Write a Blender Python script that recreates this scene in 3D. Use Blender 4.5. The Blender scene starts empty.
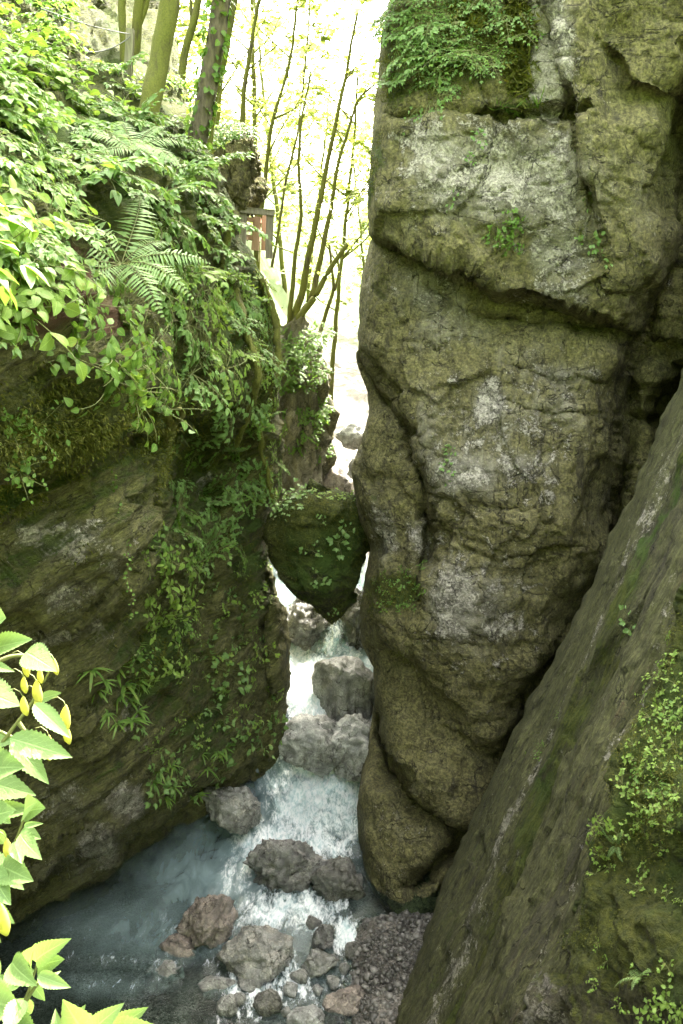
import bpy, math, random
import numpy as np
from mathutils import Vector, Matrix, Quaternion

random.seed(7)
RNG = np.random.default_rng(11)
scene = bpy.context.scene
COL = scene.collection
R = math.radians

# ------------------------------------------------------------------ camera
CAM = np.array([0.0, 0.0, 9.0])
PITCH = R(15.0)
FPX = 887.0
CP, SP = math.cos(PITCH), math.sin(PITCH)

def at(px, py, Y):
    """world point seen at photo position (px, py) at forward distance Y"""
    px = np.asarray(px, float); py = np.asarray(py, float); Y = np.asarray(Y, float)
    x = (px - 341.5) / FPX
    y = (512.0 - py) / FPX
    t = Y / (CP + y * SP)
    return np.stack(np.broadcast_arrays(CAM[0] + t * x, CAM[1] + Y, CAM[2] + t * (y * CP - SP)), -1)

def mpp(py, Y):
    """metres per pixel there"""
    return Y / (CP + (512.0 - py) / FPX * SP) / FPX

cam = bpy.data.cameras.new("camera")
cam.sensor_fit = 'AUTO'; cam.sensor_width = 36.0
cam.lens = FPX / 1024.0 * 36.0
cam.clip_start = 0.05; cam.clip_end = 2000
camo = bpy.data.objects.new("camera", cam); COL.objects.link(camo)
camo.location = CAM; camo.rotation_euler = (R(90) - PITCH, 0, 0)
scene.camera = camo

# ------------------------------------------------------------------ noise
_perm = np.concatenate([RNG.permutation(256)] * 3)
_g = RNG.normal(size=(256, 3)); _g /= np.linalg.norm(_g, axis=1)[:, None]

def perlin(P):
    P = np.asarray(P, float)
    i = np.floor(P).astype(int); f = P - i
    w = f * f * f * (f * (f * 6 - 15) + 10)
    i &= 255
    out = 0.0
    for dx in (0, 1):
        for dy in (0, 1):
            for dz in (0, 1):
                h = _perm[_perm[_perm[(i[..., 0] + dx) & 255] + ((i[..., 1] + dy) & 255)] + ((i[..., 2] + dz) & 255)]
                d = (_g[h] * (f - np.array([dx, dy, dz]))).sum(-1)
                out = out + d * (w[..., 0] if dx else 1 - w[..., 0]) * (w[..., 1] if dy else 1 - w[..., 1]) * (w[..., 2] if dz else 1 - w[..., 2])
    return out * 1.5

def fbm(P, s=1.0, octv=5, gain=0.5, ridged=False, off=0.0):
    P = np.asarray(P, float) * s + off
    a, tot = 1.0, 0.0
    for k in range(octv):
        n = perlin(P)
        if ridged: n = 1 - 2 * np.abs(n)
        tot = tot + a * n
        a *= gain; P = P * 2.03 + 17.3
    return tot

def facet(P, s, off=0.0, warp=.25):
    """broken-rock relief: every cell of a jittered lattice is a plane of its own tilt (unit: metres for s = 1)"""
    P = np.asarray(P, float); Q = P * s + off
    Q = Q + warp * np.stack([perlin(Q * 1.3 + 5.1 * k) for k in range(3)], -1)
    b = np.floor(Q).astype(int); best = np.full(Q.shape[:-1], 1e9); out = np.zeros(Q.shape[:-1])
    for dx in (-1, 0, 1):
        for dy in (-1, 0, 1):
            for dz in (-1, 0, 1):
                c = b + np.array([dx, dy, dz])
                h = _perm[_perm[_perm[c[..., 0] & 255] + (c[..., 1] & 255)] + (c[..., 2] & 255)]
                d = Q - (c + .5 + .42 * _g[h]); r = (d * d).sum(-1)
                v = (d * _g[(h * 7 + 13) & 255]).sum(-1) + .35 * _g[(h * 3 + 5) & 255][..., 0]
                m = r < best; best = np.where(m, r, best); out = np.where(m, v, out)
    return out / np.max(s)

def strata(P, axis, period, off=0.0):
    h = (P @ np.asarray(axis, float)) / period + .35 * perlin(P * .8 + off) + .12 * perlin(P * 2.6 + off)
    f = h - np.floor(h); r = _perm[np.floor(h).astype(int) & 255] / 255.0
    return (f ** 1.5 - .5) * (.3 + .7 * r)

def tps(ctrl):
    c = np.array(ctrl, float); xy = c[:, :2] / 300.0; n = len(c)
    def k(r2): return np.where(r2 > 1e-12, r2 * np.log(r2 + 1e-12) * 0.5, 0)
    d2 = ((xy[:, None] - xy[None]) ** 2).sum(-1)
    A = np.zeros((n + 3, n + 3)); A[:n, :n] = k(d2) + np.eye(n) * 0.002
    A[:n, n] = 1; A[:n, n + 1:] = xy; A[n, :n] = 1; A[n + 1:, :n] = xy.T
    w = np.linalg.solve(A, np.concatenate([c[:, 2], [0, 0, 0]]))
    def f(px, py):
        q = np.stack([px, py], -1) / 300.0
        out = w[n] + q @ w[n + 1:]
        for j in range(n):
            out = out + w[j] * k(((q - xy[j]) ** 2).sum(-1))
        return out
    return f

def pl(px, py, pts):
    """distance to a polyline and its side (positive = to the right walking along it, picture coords)"""
    best = np.full(np.shape(px), 1e9); side = np.zeros(np.shape(px))
    for (x0, y0), (x1, y1) in zip(pts[:-1], pts[1:]):
        dx, dy = x1 - x0, y1 - y0; L2 = dx * dx + dy * dy
        t = np.clip(((px - x0) * dx + (py - y0) * dy) / L2, 0, 1)
        d = np.hypot(px - x0 - t * dx, py - y0 - t * dy)
        s = np.sign(dx * (py - y0) - dy * (px - x0))
        m = d < best
        best = np.where(m, d, best); side = np.where(m, s, side)
    return best, side

def smooth(x, a, b):
    t = np.clip((x - a) / (b - a), 0, 1); return t * t * (3 - 2 * t)

def blobs(px, py, lst):
    o = np.zeros(np.shape(px))
    for (x, y, rx, ry, a) in lst:
        o = np.maximum(o, a * np.exp(-((px - x) / rx) ** 2 - ((py - y) / ry) ** 2))
    return o

# ------------------------------------------------------------------ materials
def M(name):
    m = bpy.data.materials.new(name); m.use_nodes = True
    nt = m.node_tree; nt.nodes.clear()
    return m, nt

class N:
    """tiny node helper"""
    def __init__(s, nt): s.nt = nt
    def n(s, t, **kw):
        o = s.nt.nodes.new(t)
        for k, v in kw.items(): setattr(o, k, v)
        return o
    def put(s, sock, v):
        if isinstance(v, bpy.types.NodeSocket): s.nt.links.new(v, sock)
        elif isinstance(v, (tuple, list)) and len(v) == 3 and sock.type == 'RGBA': sock.default_value = (*v, 1)
        else: sock.default_value = v
    def math(s, op, a, b=0.0, c=0.0, clamp=False):
        o = s.n('ShaderNodeMath', operation=op, use_clamp=clamp)
        s.put(o.inputs[0], a); s.put(o.inputs[1], b); s.put(o.inputs[2], c)
        return o.outputs[0]
    def mix(s, f, a, b, mode='MIX'):
        o = s.n('ShaderNodeMix', data_type='RGBA', blend_type=mode)
        s.put(o.inputs[0], f); s.put(o.inputs[6], a); s.put(o.inputs[7], b)
        return o.outputs[2]
    def ramp(s, f, a, b):
        o = s.n('ShaderNodeMapRange', interpolation_type='SMOOTHSTEP')
        s.put(o.inputs[0], f); o.inputs[1].default_value = a; o.inputs[2].default_value = b
        return o.outputs[0]
    def noise(s, vec, scale, detail=4, rough=0.55, dist=0.0):
        o = s.n('ShaderNodeTexNoise'); s.put(o.inputs['Vector'], vec)
        o.inputs['Scale'].default_value = scale; o.inputs['Detail'].default_value = detail
        o.inputs['Roughness'].default_value = rough; o.inputs['Distortion'].default_value = dist
        return o.outputs['Fac']
    def mapping(s, vec, scale=(1, 1, 1), rot=(0, 0, 0), loc=(0, 0, 0)):
        o = s.n('ShaderNodeMapping'); s.put(o.inputs[0], vec)
        o.inputs['Scale'].default_value = scale; o.inputs['Rotation'].default_value = rot; o.inputs['Location'].default_value = loc
        return o.outputs[0]
    def attr(s, name):
        return s.n('ShaderNodeAttribute', attribute_name=name).outputs['Fac']

def rock_mat(name, base=(0.20, 0.185, 0.15), film=(0.125, 0.112, 0.042), pale=(0.47, 0.45, 0.39), film_amt=0.5, moss_amt=0.35,
             stretch=(1, 1, 1), rot=(0, 0, 0), rough=0.8, wet=0.0, lich=1.0, bump=1.0, streak=None):
    m, nt = M(name); k = N(nt)
    tc = k.n('ShaderNodeTexCoord').outputs['Object']
    geo = k.n('ShaderNodeNewGeometry')
    v = k.mapping(k.mapping(tc, (1, 1, 1), rot), stretch)
    moss = k.attr('moss'); palea = k.attr('pale'); soil = k.attr('soil')
    n1 = k.noise(tc, 0.7, 6, 0.6); n2 = k.noise(v, 3.2, 8, 0.62, 0.4); n3 = k.noise(v, 17, 6, 0.65); n4 = k.noise(tc, 75, 3, 0.6)
    nl = k.noise(tc, 5.0, 12, 0.74, 0.4); n5 = k.noise(tc, 34, 9, 0.78); n6 = k.noise(tc, 9, 10, 0.75)
    st = k.noise(k.mapping(k.mapping(tc, (1, 1, 1), rot if streak else (0, 0, 0)), streak or (7, 7, 0.55)), 1.0, 7, 0.65, 0.3)
    col = k.mix(k.ramp(n2, 0.34, 0.66), tuple(c * 0.48 for c in base), tuple(c * 1.3 for c in base))
    # olive algae film, in large patches and running down in streaks
    fm = k.math('ADD', k.math('ADD', n1, k.math('MULTIPLY', st, 0.55)), film_amt - 0.85)
    fm = k.math('SUBTRACT', fm, k.math('MULTIPLY', palea, 0.55))
    fc = k.mix(k.ramp(n3, 0.3, 0.75), tuple(c * 0.45 for c in film), tuple(c * 1.6 for c in film))
    col = k.mix(k.math('MULTIPLY', k.ramp(fm, -0.12, 0.3), 0.88), col, fc)
    # dark damp streaks
    ds = k.ramp(k.math('MULTIPLY', st, k.math('ADD', n1, 0.25)), 0.40, 0.56)
    col = k.mix(k.math('MULTIPLY', ds, 0.7), col, (0.035, 0.032, 0.024))
    # pale bare limestone and lichen crusts; on boulders also painted highlights
    sp = k.ramp(k.math('ADD', k.math('MULTIPLY', palea, 0.8), k.math('ADD', k.math('MULTIPLY', k.math('SUBTRACT', nl, 0.5), 1.6), k.math('MULTIPLY', k.math('SUBTRACT', n3, .5), .6))), .30, .95)
    col = k.mix(k.math('MULTIPLY', sp, 0.75 * lich), col, k.mix(k.ramp(n2, .3, .7), tuple(c * .42 for c in pale), tuple(c * .78 for c in pale)))
    lp = k.math('ADD', nl, k.math('MULTIPLY', palea, 0.24))
    lp = k.math('ADD', lp, k.math('MULTIPLY', k.math('SUBTRACT', n5, 0.5), 0.55))
    lm = k.math('MULTIPLY', k.ramp(lp, 0.65, 0.705), lich)
    pc = k.mix(k.ramp(n5, .3, .7), tuple(c * 0.55 for c in pale), tuple(c * 1.12 for c in pale))
    col = k.mix(k.math('MULTIPLY', lm, 0.85), col, pc)
    gr = k.math('ADD', k.math('MULTIPLY', k.ramp(n5, 0.30, 0.70), 0.6), k.math('MULTIPLY', k.ramp(n6, 0.3, 0.7), 0.4))
    col = k.mix(gr, k.mix(1.0, col, (0.45, 0.45, 0.43), 'MULTIPLY'), k.mix(1.0, col, (1.5, 1.49, 1.46), 'MULTIPLY'))
    # fissures
    vo = k.n('ShaderNodeTexVoronoi', feature='DISTANCE_TO_EDGE')
    wv = k.n('ShaderNodeVectorMath', operation='ADD'); k.put(wv.inputs[0], v)
    nv = k.n('ShaderNodeTexNoise'); k.put(nv.inputs['Vector'], tc); nv.inputs['Scale'].default_value = 1.6; nv.inputs['Detail'].default_value = 6
    k.put(wv.inputs[1], nv.outputs['Color']); k.put(vo.inputs['Vector'], wv.outputs[0]); vo.inputs['Scale'].default_value = 0.7
    crack = k.math('MULTIPLY', k.math('SUBTRACT', 1.0, k.ramp(vo.outputs['Distance'], 0.0, 0.012)), k.ramp(n1, 0.5, 0.66))
    fn = k.noise(k.mapping(v, (.8, .8, 1.9), (.15, .2, 0)), 1.15, 5, .5, .3); fn2 = k.noise(k.mapping(v, (1.6, 1.6, .7), (0, .3, .4)), 1.0, 5, .5, .2)
    fl = k.math('SUBTRACT', 1.0, k.ramp(k.math('ABSOLUTE', k.math('SUBTRACT', fn, .5)), .001, .008))
    fl2 = k.math('SUBTRACT', 1.0, k.ramp(k.math('ABSOLUTE', k.math('SUBTRACT', fn2, .46)), .001, .007))
    crack = k.math('MAXIMUM', crack, k.math('MULTIPLY', k.math('MAXIMUM', fl, fl2), k.ramp(n6, .42, .58)))
    col = k.mix(k.math('MULTIPLY', crack, 0.8), col, (0.022, 0.02, 0.014))
    # brown earth
    sm = k.ramp(k.math('ADD', soil, k.math('MULTIPLY', k.math('SUBTRACT', n2, 0.5), 0.9)), 0.35, 0.65)
    col = k.mix(sm, col, k.mix(n3, (0.05, 0.026, 0.014), (0.15, 0.085, 0.05)))
    # moss
    nz = k.n('ShaderNodeSeparateXYZ'); k.put(nz.inputs[0], geo.outputs['Normal'])
    mf = k.math('ADD', k.math('MULTIPLY', moss, 0.95), k.math('MULTIPLY', k.math('SUBTRACT', n2, 0.5), 1.2))
    mf = k.math('ADD', mf, k.math('MULTIPLY', nz.outputs['Z'], 0.35))
    mf = k.math('ADD', mf, k.math('MULTIPLY', k.math('SUBTRACT', n3, 0.5), 0.5))
    mm = k.ramp(k.math('ADD', mf, moss_amt - 0.75), 0.0, 0.28)
    mc = k.mix(k.ramp(n3, 0.3, 0.7), (0.032, 0.042, 0.008), (0.115, 0.125, 0.018))
    mc = k.mix(k.ramp(n1, 0.4, 0.65), mc, k.mix(n3, (0.028, 0.055, 0.008), (0.075, 0.14, 0.018)))
    mc = k.mix(k.math('MULTIPLY', n4, 0.5), mc, (0.02, 0.028, 0.006))
    col = k.mix(k.math('MULTIPLY', mm, 0.93), col, mc)
    p = k.n('ShaderNodeBsdfPrincipled')
    if wet:
        pz = k.n('ShaderNodeSeparateXYZ'); k.put(pz.inputs[0], geo.outputs['Position'])
        wl = k.math('SUBTRACT', 1.0, k.ramp(k.math('ADD', pz.outputs['Z'], k.math('MULTIPLY', n2, .25)),   .03, .13))
        col = k.mix(wl, col, k.mix(1.0, col, (.45, .45, .45), 'MULTIPLY')); rough = k.math('SUBTRACT', rough, k.math('MULTIPLY', wl, .3))
    k.put(p.inputs['Base Color'], col)
    rg = k.math('SUBTRACT', k.math('ADD', rough, k.math('MULTIPLY', mm, 0.15)), k.math('MULTIPLY', wet, k.ramp(n2, 0.3, 0.7)), clamp=True)
    k.put(p.inputs['Roughness'], rg)
    p.inputs['Specular IOR Level'].default_value = 0.3 + 0.4 * (wet > 0)
    hh = k.math('ADD', k.math('MULTIPLY', n2, 0.3), k.math('MULTIPLY', n3, 0.2))
    hh = k.math('ADD', hh, k.math('ADD', k.math('MULTIPLY', n5, 0.12), k.math('MULTIPLY', n6, 0.22)))
    hh = k.math('SUBTRACT', hh, k.math('MULTIPLY', crack, 0.22))
    hh = k.math('ADD', hh, k.math('MULTIPLY', lm, 0.06))
    hh = k.math('ADD', hh, k.math('MULTIPLY', k.math('MULTIPLY', mm, k.noise(tc, 45, 4, 0.7)), 0.28))
    b = k.n('ShaderNodeBump'); b.inputs['Strength'].default_value = 1.0; b.inputs['Distance'].default_value = 0.17 * bump
    k.put(b.inputs['Height'], hh); k.put(p.inputs['Normal'], b.outputs[0])
    o = k.n('ShaderNodeOutputMaterial'); k.put(o.inputs[0], p.outputs[0])
    return m

def leaf_mat(name, a, b, trans=0.45, rough=0.42, seed_scale=9.0, age_amt=.6):
    m, nt = M(name); k = N(nt)
    tc = k.n('ShaderNodeTexCoord').outputs['Object']
    oi = k.n('ShaderNodeObjectInfo').outputs['Random']
    geo = k.n('ShaderNodeNewGeometry').outputs['Random Per Island']
    f = k.math('ADD', k.math('MULTIPLY', geo, 0.75), k.math('MULTIPLY', oi, 0.25))
    f = k.math('ADD', f, k.math('MULTIPLY', k.math('SUBTRACT', k.noise(tc, seed_scale * 6, 3), 0.5), 0.5), clamp=True)
    c = k.mix(f, a, b)
    lu = k.attr('leaf_u'); au = k.math('ABSOLUTE', k.math('SUBTRACT', lu, 2.0)); has = k.math('GREATER_THAN', lu, 0.5)
    rib = k.math('SUBTRACT', 1.0, k.ramp(au, 0.02, 0.09))
    sv = k.math('PINGPONG', k.math('SUBTRACT', k.math('MULTIPLY', k.attr('leaf_v'), 8.0), k.math('MULTIPLY', au, 2.2)), 0.5)
    sv = k.math('MULTIPLY', k.math('SUBTRACT', 1.0, k.ramp(sv, 0.0, 0.10)), 0.5)
    vein = k.math('MULTIPLY', k.math('MAXIMUM', rib, sv), has)
    c = k.mix(k.math('MULTIPLY', vein, 0.5), c, tuple(min(1, q * 1.5 + .04) for q in b))
    age = k.math('MULTIPLY', k.ramp(k.math('ADD', k.noise(tc, seed_scale * 2.5, 4, .7), k.math('MULTIPLY', geo, .18)), .70, .80), age_amt)
    c = k.mix(age, c, (0.26, 0.22, 0.05))
    p = k.n('ShaderNodeBsdfPrincipled'); k.put(p.inputs['Base Color'], c)
    p.inputs['Roughness'].default_value = rough; p.inputs['Specular IOR Level'].default_value = 0.35
    t = k.n('ShaderNodeBsdfTranslucent'); k.put(t.inputs['Color'], k.mix(1.0, c, (1.2, 1.2, 0.65), 'MULTIPLY'))
    s = k.n('ShaderNodeMixShader'); s.inputs[0].default_value = trans
    k.put(s.inputs[1], p.outputs[0]); k.put(s.inputs[2], t.outputs[0])
    bp = k.n('ShaderNodeBump'); bp.inputs['Strength'].default_value = 0.25; bp.inputs['Distance'].default_value = 0.01
    k.put(bp.inputs['Height'], k.math('SUBTRACT', k.noise(tc, 60, 3), vein)); k.put(p.inputs['Normal'], bp.outputs[0])
    o = k.n('ShaderNodeOutputMaterial'); k.put(o.inputs[0], s.outputs[0])
    return m

def plain_mat(name, a, b, scale=8, rough=0.7, stretch=(1, 1, 1), bump=0.02):
    m, nt = M(name); k = N(nt)
    tc = k.n('ShaderNodeTexCoord').outputs['Object']
    v = k.mapping(tc, stretch)
    n = k.noise(v, scale, 6, 0.65); n2 = k.noise(v, scale * 5, 4, 0.6)
    c = k.mix(k.ramp(n, 0.3, 0.7), a, b)
    c = k.mix(k.math('MULTIPLY', n2, 0.4), c, tuple(q * 0.5 for q in a))
    p = k.n('ShaderNodeBsdfPrincipled'); k.put(p.inputs['Base Color'], c); p.inputs['Roughness'].default_value = rough
    bp = k.n('ShaderNodeBump'); bp.inputs['Strength'].default_value = 0.7; bp.inputs['Distance'].default_value = bump
    k.put(bp.inputs['Height'], k.math('ADD', n, k.math('MULTIPLY', n2, 0.4))); k.put(p.inputs['Normal'], bp.outputs[0])
    o = k.n('ShaderNodeOutputMaterial'); k.put(o.inputs[0], p.outputs[0])
    return m

def bark_mat(name, moss=0.5):
    m, nt = M(name); k = N(nt)
    tc = k.n('ShaderNodeTexCoord').outputs['Object']
    n = k.noise(k.mapping(tc, (1, 1, 0.25)), 14, 6, 0.65); n2 = k.noise(tc, 2.2, 5, 0.6); n3 = k.noise(tc, 60, 3)
    c = k.mix(k.ramp(n, 0.3, 0.7), (0.04, 0.032, 0.022), (0.17, 0.14, 0.10))
    mm = k.ramp(k.math('ADD', k.math('ADD', n2, k.math('MULTIPLY', k.math('SUBTRACT', n, 0.5), 0.5)), moss - 0.5), 0.35, 0.62)
    c = k.mix(k.math('MULTIPLY', mm, 0.9), c, k.mix(n3, (0.045, 0.055, 0.009), (0.22, 0.23, 0.033)))
    p = k.n('ShaderNodeBsdfPrincipled'); k.put(p.inputs['Base Color'], c); p.inputs['Roughness'].default_value = 0.9
    bp = k.n('ShaderNodeBump'); bp.inputs['Strength'].default_value = 0.9; bp.inputs['Distance'].default_value = 0.03
    k.put(bp.inputs['Height'], k.math('ADD', n, k.math('MULTIPLY', n3, 0.3))); k.put(p.inputs['Normal'], bp.outputs[0])
    o = k.n('ShaderNodeOutputMaterial'); k.put(o.inputs[0], p.outputs[0])
    return m

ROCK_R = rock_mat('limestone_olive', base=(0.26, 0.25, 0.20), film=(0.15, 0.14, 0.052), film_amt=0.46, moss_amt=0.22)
ROCK_L = rock_mat('limestone_layered', base=(0.24, 0.225, 0.18), film=(0.12, 0.122, 0.036), film_amt=0.5, moss_amt=0.48, stretch=(.75, .75, 2.6), rot=(0, R(25), 0))  # own tone: layered limestone with a greener film
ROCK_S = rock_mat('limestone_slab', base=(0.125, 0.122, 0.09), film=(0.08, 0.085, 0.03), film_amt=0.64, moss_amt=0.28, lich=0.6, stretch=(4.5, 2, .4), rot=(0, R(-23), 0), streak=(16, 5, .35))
ROCK_B = rock_mat('limestone_mossy', base=(0.095, 0.085, 0.06), film=(0.05, 0.05, 0.018), film_amt=0.6, moss_amt=0.55, lich=0.35)
ROCK_W = rock_mat('boulder_grey', base=(0.32, 0.325, 0.30), film=(0.13, 0.13, 0.09), film_amt=0.05, moss_amt=-0.35, rough=0.42, wet=0.3, lich=0.7, bump=0.5)
ROCK_P = rock_mat('boulder_pale', base=(0.40, 0.41, 0.39), film=(0.2, 0.19, 0.14), film_amt=0.0, moss_amt=-0.5, rough=0.7, wet=0.2, bump=0.5)
ROCK_T = rock_mat('boulder_tan', base=(0.31, 0.262, 0.225), film=(0.2, 0.185, 0.15), film_amt=0.1, moss_amt=-0.45, rough=0.45, wet=0.3, bump=0.6)
ROCK_D = rock_mat('boulder_dark', base=(0.215, 0.215, 0.20), film=(0.08, 0.08, 0.055), film_amt=0.2, moss_amt=-0.25, rough=0.42, wet=0.3, lich=0.6, bump=0.6)
ROCK_H = rock_mat('boulder_mossy', base=(0.075, 0.07, 0.045), film=(0.045, 0.048, 0.015), film_amt=0.7, moss_amt=0.72, lich=0.1)

LF_LIGHT = leaf_mat('leaf_lime', (0.15, 0.26, 0.045), (0.27, 0.40, 0.09), 0.45)
LF_MID = leaf_mat('leaf_green', (0.08, 0.17, 0.03), (0.18, 0.30, 0.06), 0.42)
LF_COOL = leaf_mat('leaf_cool', (0.11, 0.21, 0.055), (0.21, 0.34, 0.11), 0.38)
LF_DARK = leaf_mat('leaf_dark', (0.03, 0.085, 0.015), (0.075, 0.165, 0.03), 0.35)
LF_FERN = leaf_mat('leaf_fern', (0.14, 0.25, 0.08), (0.22, 0.34, 0.12), 0.4)
LF_NEAR = leaf_mat('leaf_pale_balsam', (0.145, 0.235, 0.08), (0.21, 0.315, 0.11), 0.32, 0.5, 3, .1)
LF_POD = leaf_mat('pod_yellow', (0.42, 0.46, 0.10), (0.55, 0.55, 0.16), 0.4, 0.4, 3)
LF_FLOWER = leaf_mat('blossom_cream', (0.55, 0.55, 0.32), (0.7, 0.68, 0.42), 0.3)
LF_TREE = leaf_mat('leaf_canopy', (0.20, 0.25, 0.08), (0.30, 0.35, 0.13), 0.5)
STEM = plain_mat('stem_green', (0.12, 0.16, 0.04), (0.2, 0.2, 0.07), 20, 0.6, bump=0.003)
STEM_BR = plain_mat('stem_brown', (0.10, 0.065, 0.03), (0.2, 0.14, 0.08), 20, 0.8, bump=0.005)
BARK_M = bark_mat('bark_mossy', 0.62)
BARK = bark_mat('bark_thin', 0.62)
BARK_I = bark_mat('bark_bare', 0.35)
WOOD_G = plain_mat('wood_weathered', (0.20, 0.18, 0.13), (0.34, 0.31, 0.24), 10, 0.85, (3, 3, 0.4), 0.006)
WOOD_O = plain_mat('wood_orange', (0.42, 0.27, 0.18), (0.55, 0.38, 0.27), 10, 0.8, (3, 3, 0.4), 0.006)
STEEL = plain_mat('cable_steel', (0.10, 0.11, 0.11), (0.16, 0.16, 0.16), 30, 0.5, bump=0.001)
MOSS = leaf_mat('moss_blades', (0.05, 0.065, 0.01), (0.14, 0.15, 0.022), 0.3, 0.8)
GRAVEL = plain_mat('gravel_mixed', (0.17, 0.15, 0.125), (0.34, 0.31, 0.27), 6, 0.75, bump=0.01)

# ------------------------------------------------------------------ meshes
def mesh_np(name, V, F, mats, attrs=None, smooth_=True, mi=None):
    V = np.asarray(V, np.float32); F = np.asarray(F, np.int32)
    me = bpy.data.meshes.new(name)
    me.vertices.add(len(V)); me.vertices.foreach_set('co', V.ravel())
    k = F.shape[1]
    me.loops.add(F.size); me.loops.foreach_set('vertex_index', F.ravel())
    me.polygons.add(len(F)); me.polygons.foreach_set('loop_start', np.arange(len(F), dtype=np.int32) * k)
    try: me.polygons.foreach_set('loop_total', np.full(len(F), k, np.int32))
    except Exception: pass
    me.polygons.foreach_set('use_smooth', np.full(len(F), smooth_))
    if mi is not None: me.polygons.foreach_set('material_index', np.asarray(mi, np.int32))
    for m in mats: me.materials.append(m)
    me.update(calc_edges=True)
    for k_, a in (attrs or {}).items():
        at_ = me.attributes.new(k_, 'FLOAT', 'POINT'); at_.data.foreach_set('value', np.asarray(a, np.float32).ravel())
    me.validate()
    return me

def link(name, me, parent=None):
    o = bpy.data.objects.new(name, me); COL.objects.link(o)
    if parent is not None: o.parent = parent
    return o

def tag(o, label=None, cat=None, group=None, kind=None):
    if label: o['label'] = label
    if cat: o['category'] = cat
    if group: o['group'] = group
    if kind: o['kind'] = kind
    return o

def empty(name, loc=(0, 0, 0)):
    o = bpy.data.objects.new(name, None); COL.objects.link(o); o.location = loc; o.empty_display_size = 0.1
    return o

def grid_normals(P):
    du = np.gradient(P, axis=1); dv = np.gradient(P, axis=0)
    n = np.cross(dv, du); n /= np.linalg.norm(n, axis=-1, keepdims=True) + 1e-9
    s = np.sign((n * (CAM - P)).sum(-1, keepdims=True)); s[s == 0] = 1
    return n * s

def grid_faces(nv, nu, off=0):
    a = np.arange(nv * nu).reshape(nv, nu)
    return np.stack([a[:-1, :-1], a[:-1, 1:], a[1:, 1:], a[1:, :-1]], -1).reshape(-1, 4) + off

SURF = {}
class Surface:
    """a rock face: rows are photo rows, columns run across it; keeps points and normals for planting"""
    def __init__(s, key, px, py, P, Nn): s.px, s.py, s.P, s.N = px, py, P, Nn; SURF[key] = s
    def hit(s, px, py):
        r = np.abs(s.py[:, 0] - py).argmin(); c = np.abs(s.px[r] - px).argmin()
        return s.P[r, c], s.N[r, c]

def interp(pts):
    a = np.array(pts, float)
    return lambda y: np.interp(y, a[:, 0], a[:, 1])

def rock_face(key, name, mat, py0, py1, nv, nu, Lf, Rf, depth, disp, attrs, back_left=None, back_right=None, back_top=None, back_bottom=None):
    """front surface by depth(px,py); flanks run back from the silhouettes so that the mass is a solid"""
    v = np.linspace(py0, py1, nv); u = np.linspace(0, 1, nu)
    L = Lf(v)[:, None]; Rr = Rf(v)[:, None]
    px = L + (Rr - L) * u[None]; py = np.repeat(v[:, None], nu, 1)
    Y = depth(px, py)
    P = at(px, py, Y)
    Nn = grid_normals(P)
    d = disp(P, px, py)
    P = P + Nn * d[..., None]
    Nn = grid_normals(P)
    Surface(key, px, py, P, Nn)
    A = {k: f(px, py) for k, f in attrs.items()}
    G = P
    def ext(G, A, side, off):
        steps = np.array(off, float)                      # (n,3) offsets from the edge
        e = {'l': G[:, :1], 'r': G[:, -1:], 't': G[:1], 'b': G[-1:]}[side]
        ax = 1 if side in 'lr' else 0
        sh = (1, len(steps), 3) if ax == 1 else (len(steps), 1, 3)
        E = e + steps.reshape(sh)
        E = E + (fbm(E, 0.5, 4)[..., None]) * np.array([0.3, 0.2, 0.25]) * smooth(np.abs(steps).max(1), 0.5, 4.0).reshape(sh[:2] + (1,))
        def ea(a):
            q = {'l': a[:, :1], 'r': a[:, -1:], 't': a[:1], 'b': a[-1:]}[side]
            return np.repeat(q, len(steps), ax)
        if side in 'lt':
            G2 = np.concatenate([np.flip(E, ax), G], ax); A2 = {k: np.concatenate([ea(a), a], ax) for k, a in A.items()}
        else:
            G2 = np.concatenate([G, E], ax); A2 = {k: np.concatenate([a, ea(a)], ax) for k, a in A.items()}
        return G2, A2
    for side, off in (('l', back_left), ('r', back_right), ('t', back_top), ('b', back_bottom)):
        if off is not None: G, A = ext(G, A, side, off)
    me = mesh_np(name, G.reshape(-1, 3), grid_faces(G.shape[0], G.shape[1]), [mat], A)
    return link(name, me)

# ------------------------------------------------------------------ the big block of the gorge wall
edgeR = interp([(-260, 410), (-100, 402), (0, 393), (50, 383), (100, 378), (150, 372), (200, 370), (240, 371), (275, 364), (330, 357), (365, 358), (390, 367), (415, 370), (440, 363), (470, 354),
                (490, 357), (515, 361), (550, 369), (580, 365), (610, 363), (640, 365), (665, 376), (690, 377), (705, 376), (730, 371), (760, 367), (790, 357), (805, 356), (840, 360), (870, 365),
                (885, 371), (905, 382), (930, 395), (1000, 410)])
LEDGE = [(366, 238), (420, 250), (470, 264), (498, 292), (540, 300), (590, 312), (628, 322)]
CREVICE = [(362, 352), (380, 385), (405, 425), (422, 465), (429, 520), (426, 560)]
BULGE = [(372, 628), (410, 655), (445, 700), (480, 738), (530, 728)]
BULGE2 = [(382, 700), (392, 760), (420, 798), (465, 822), (500, 815), (520, 780)]
RIDGE = [(676, 60), (668, 130), (655, 215), (636, 310), (616, 385), (604, 460), (594, 560), (562, 650), (530, 722), (497, 800)]
SEAM = [(543, -20), (556, 45), (572, 110), (590, 190), (606, 262)]
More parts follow.
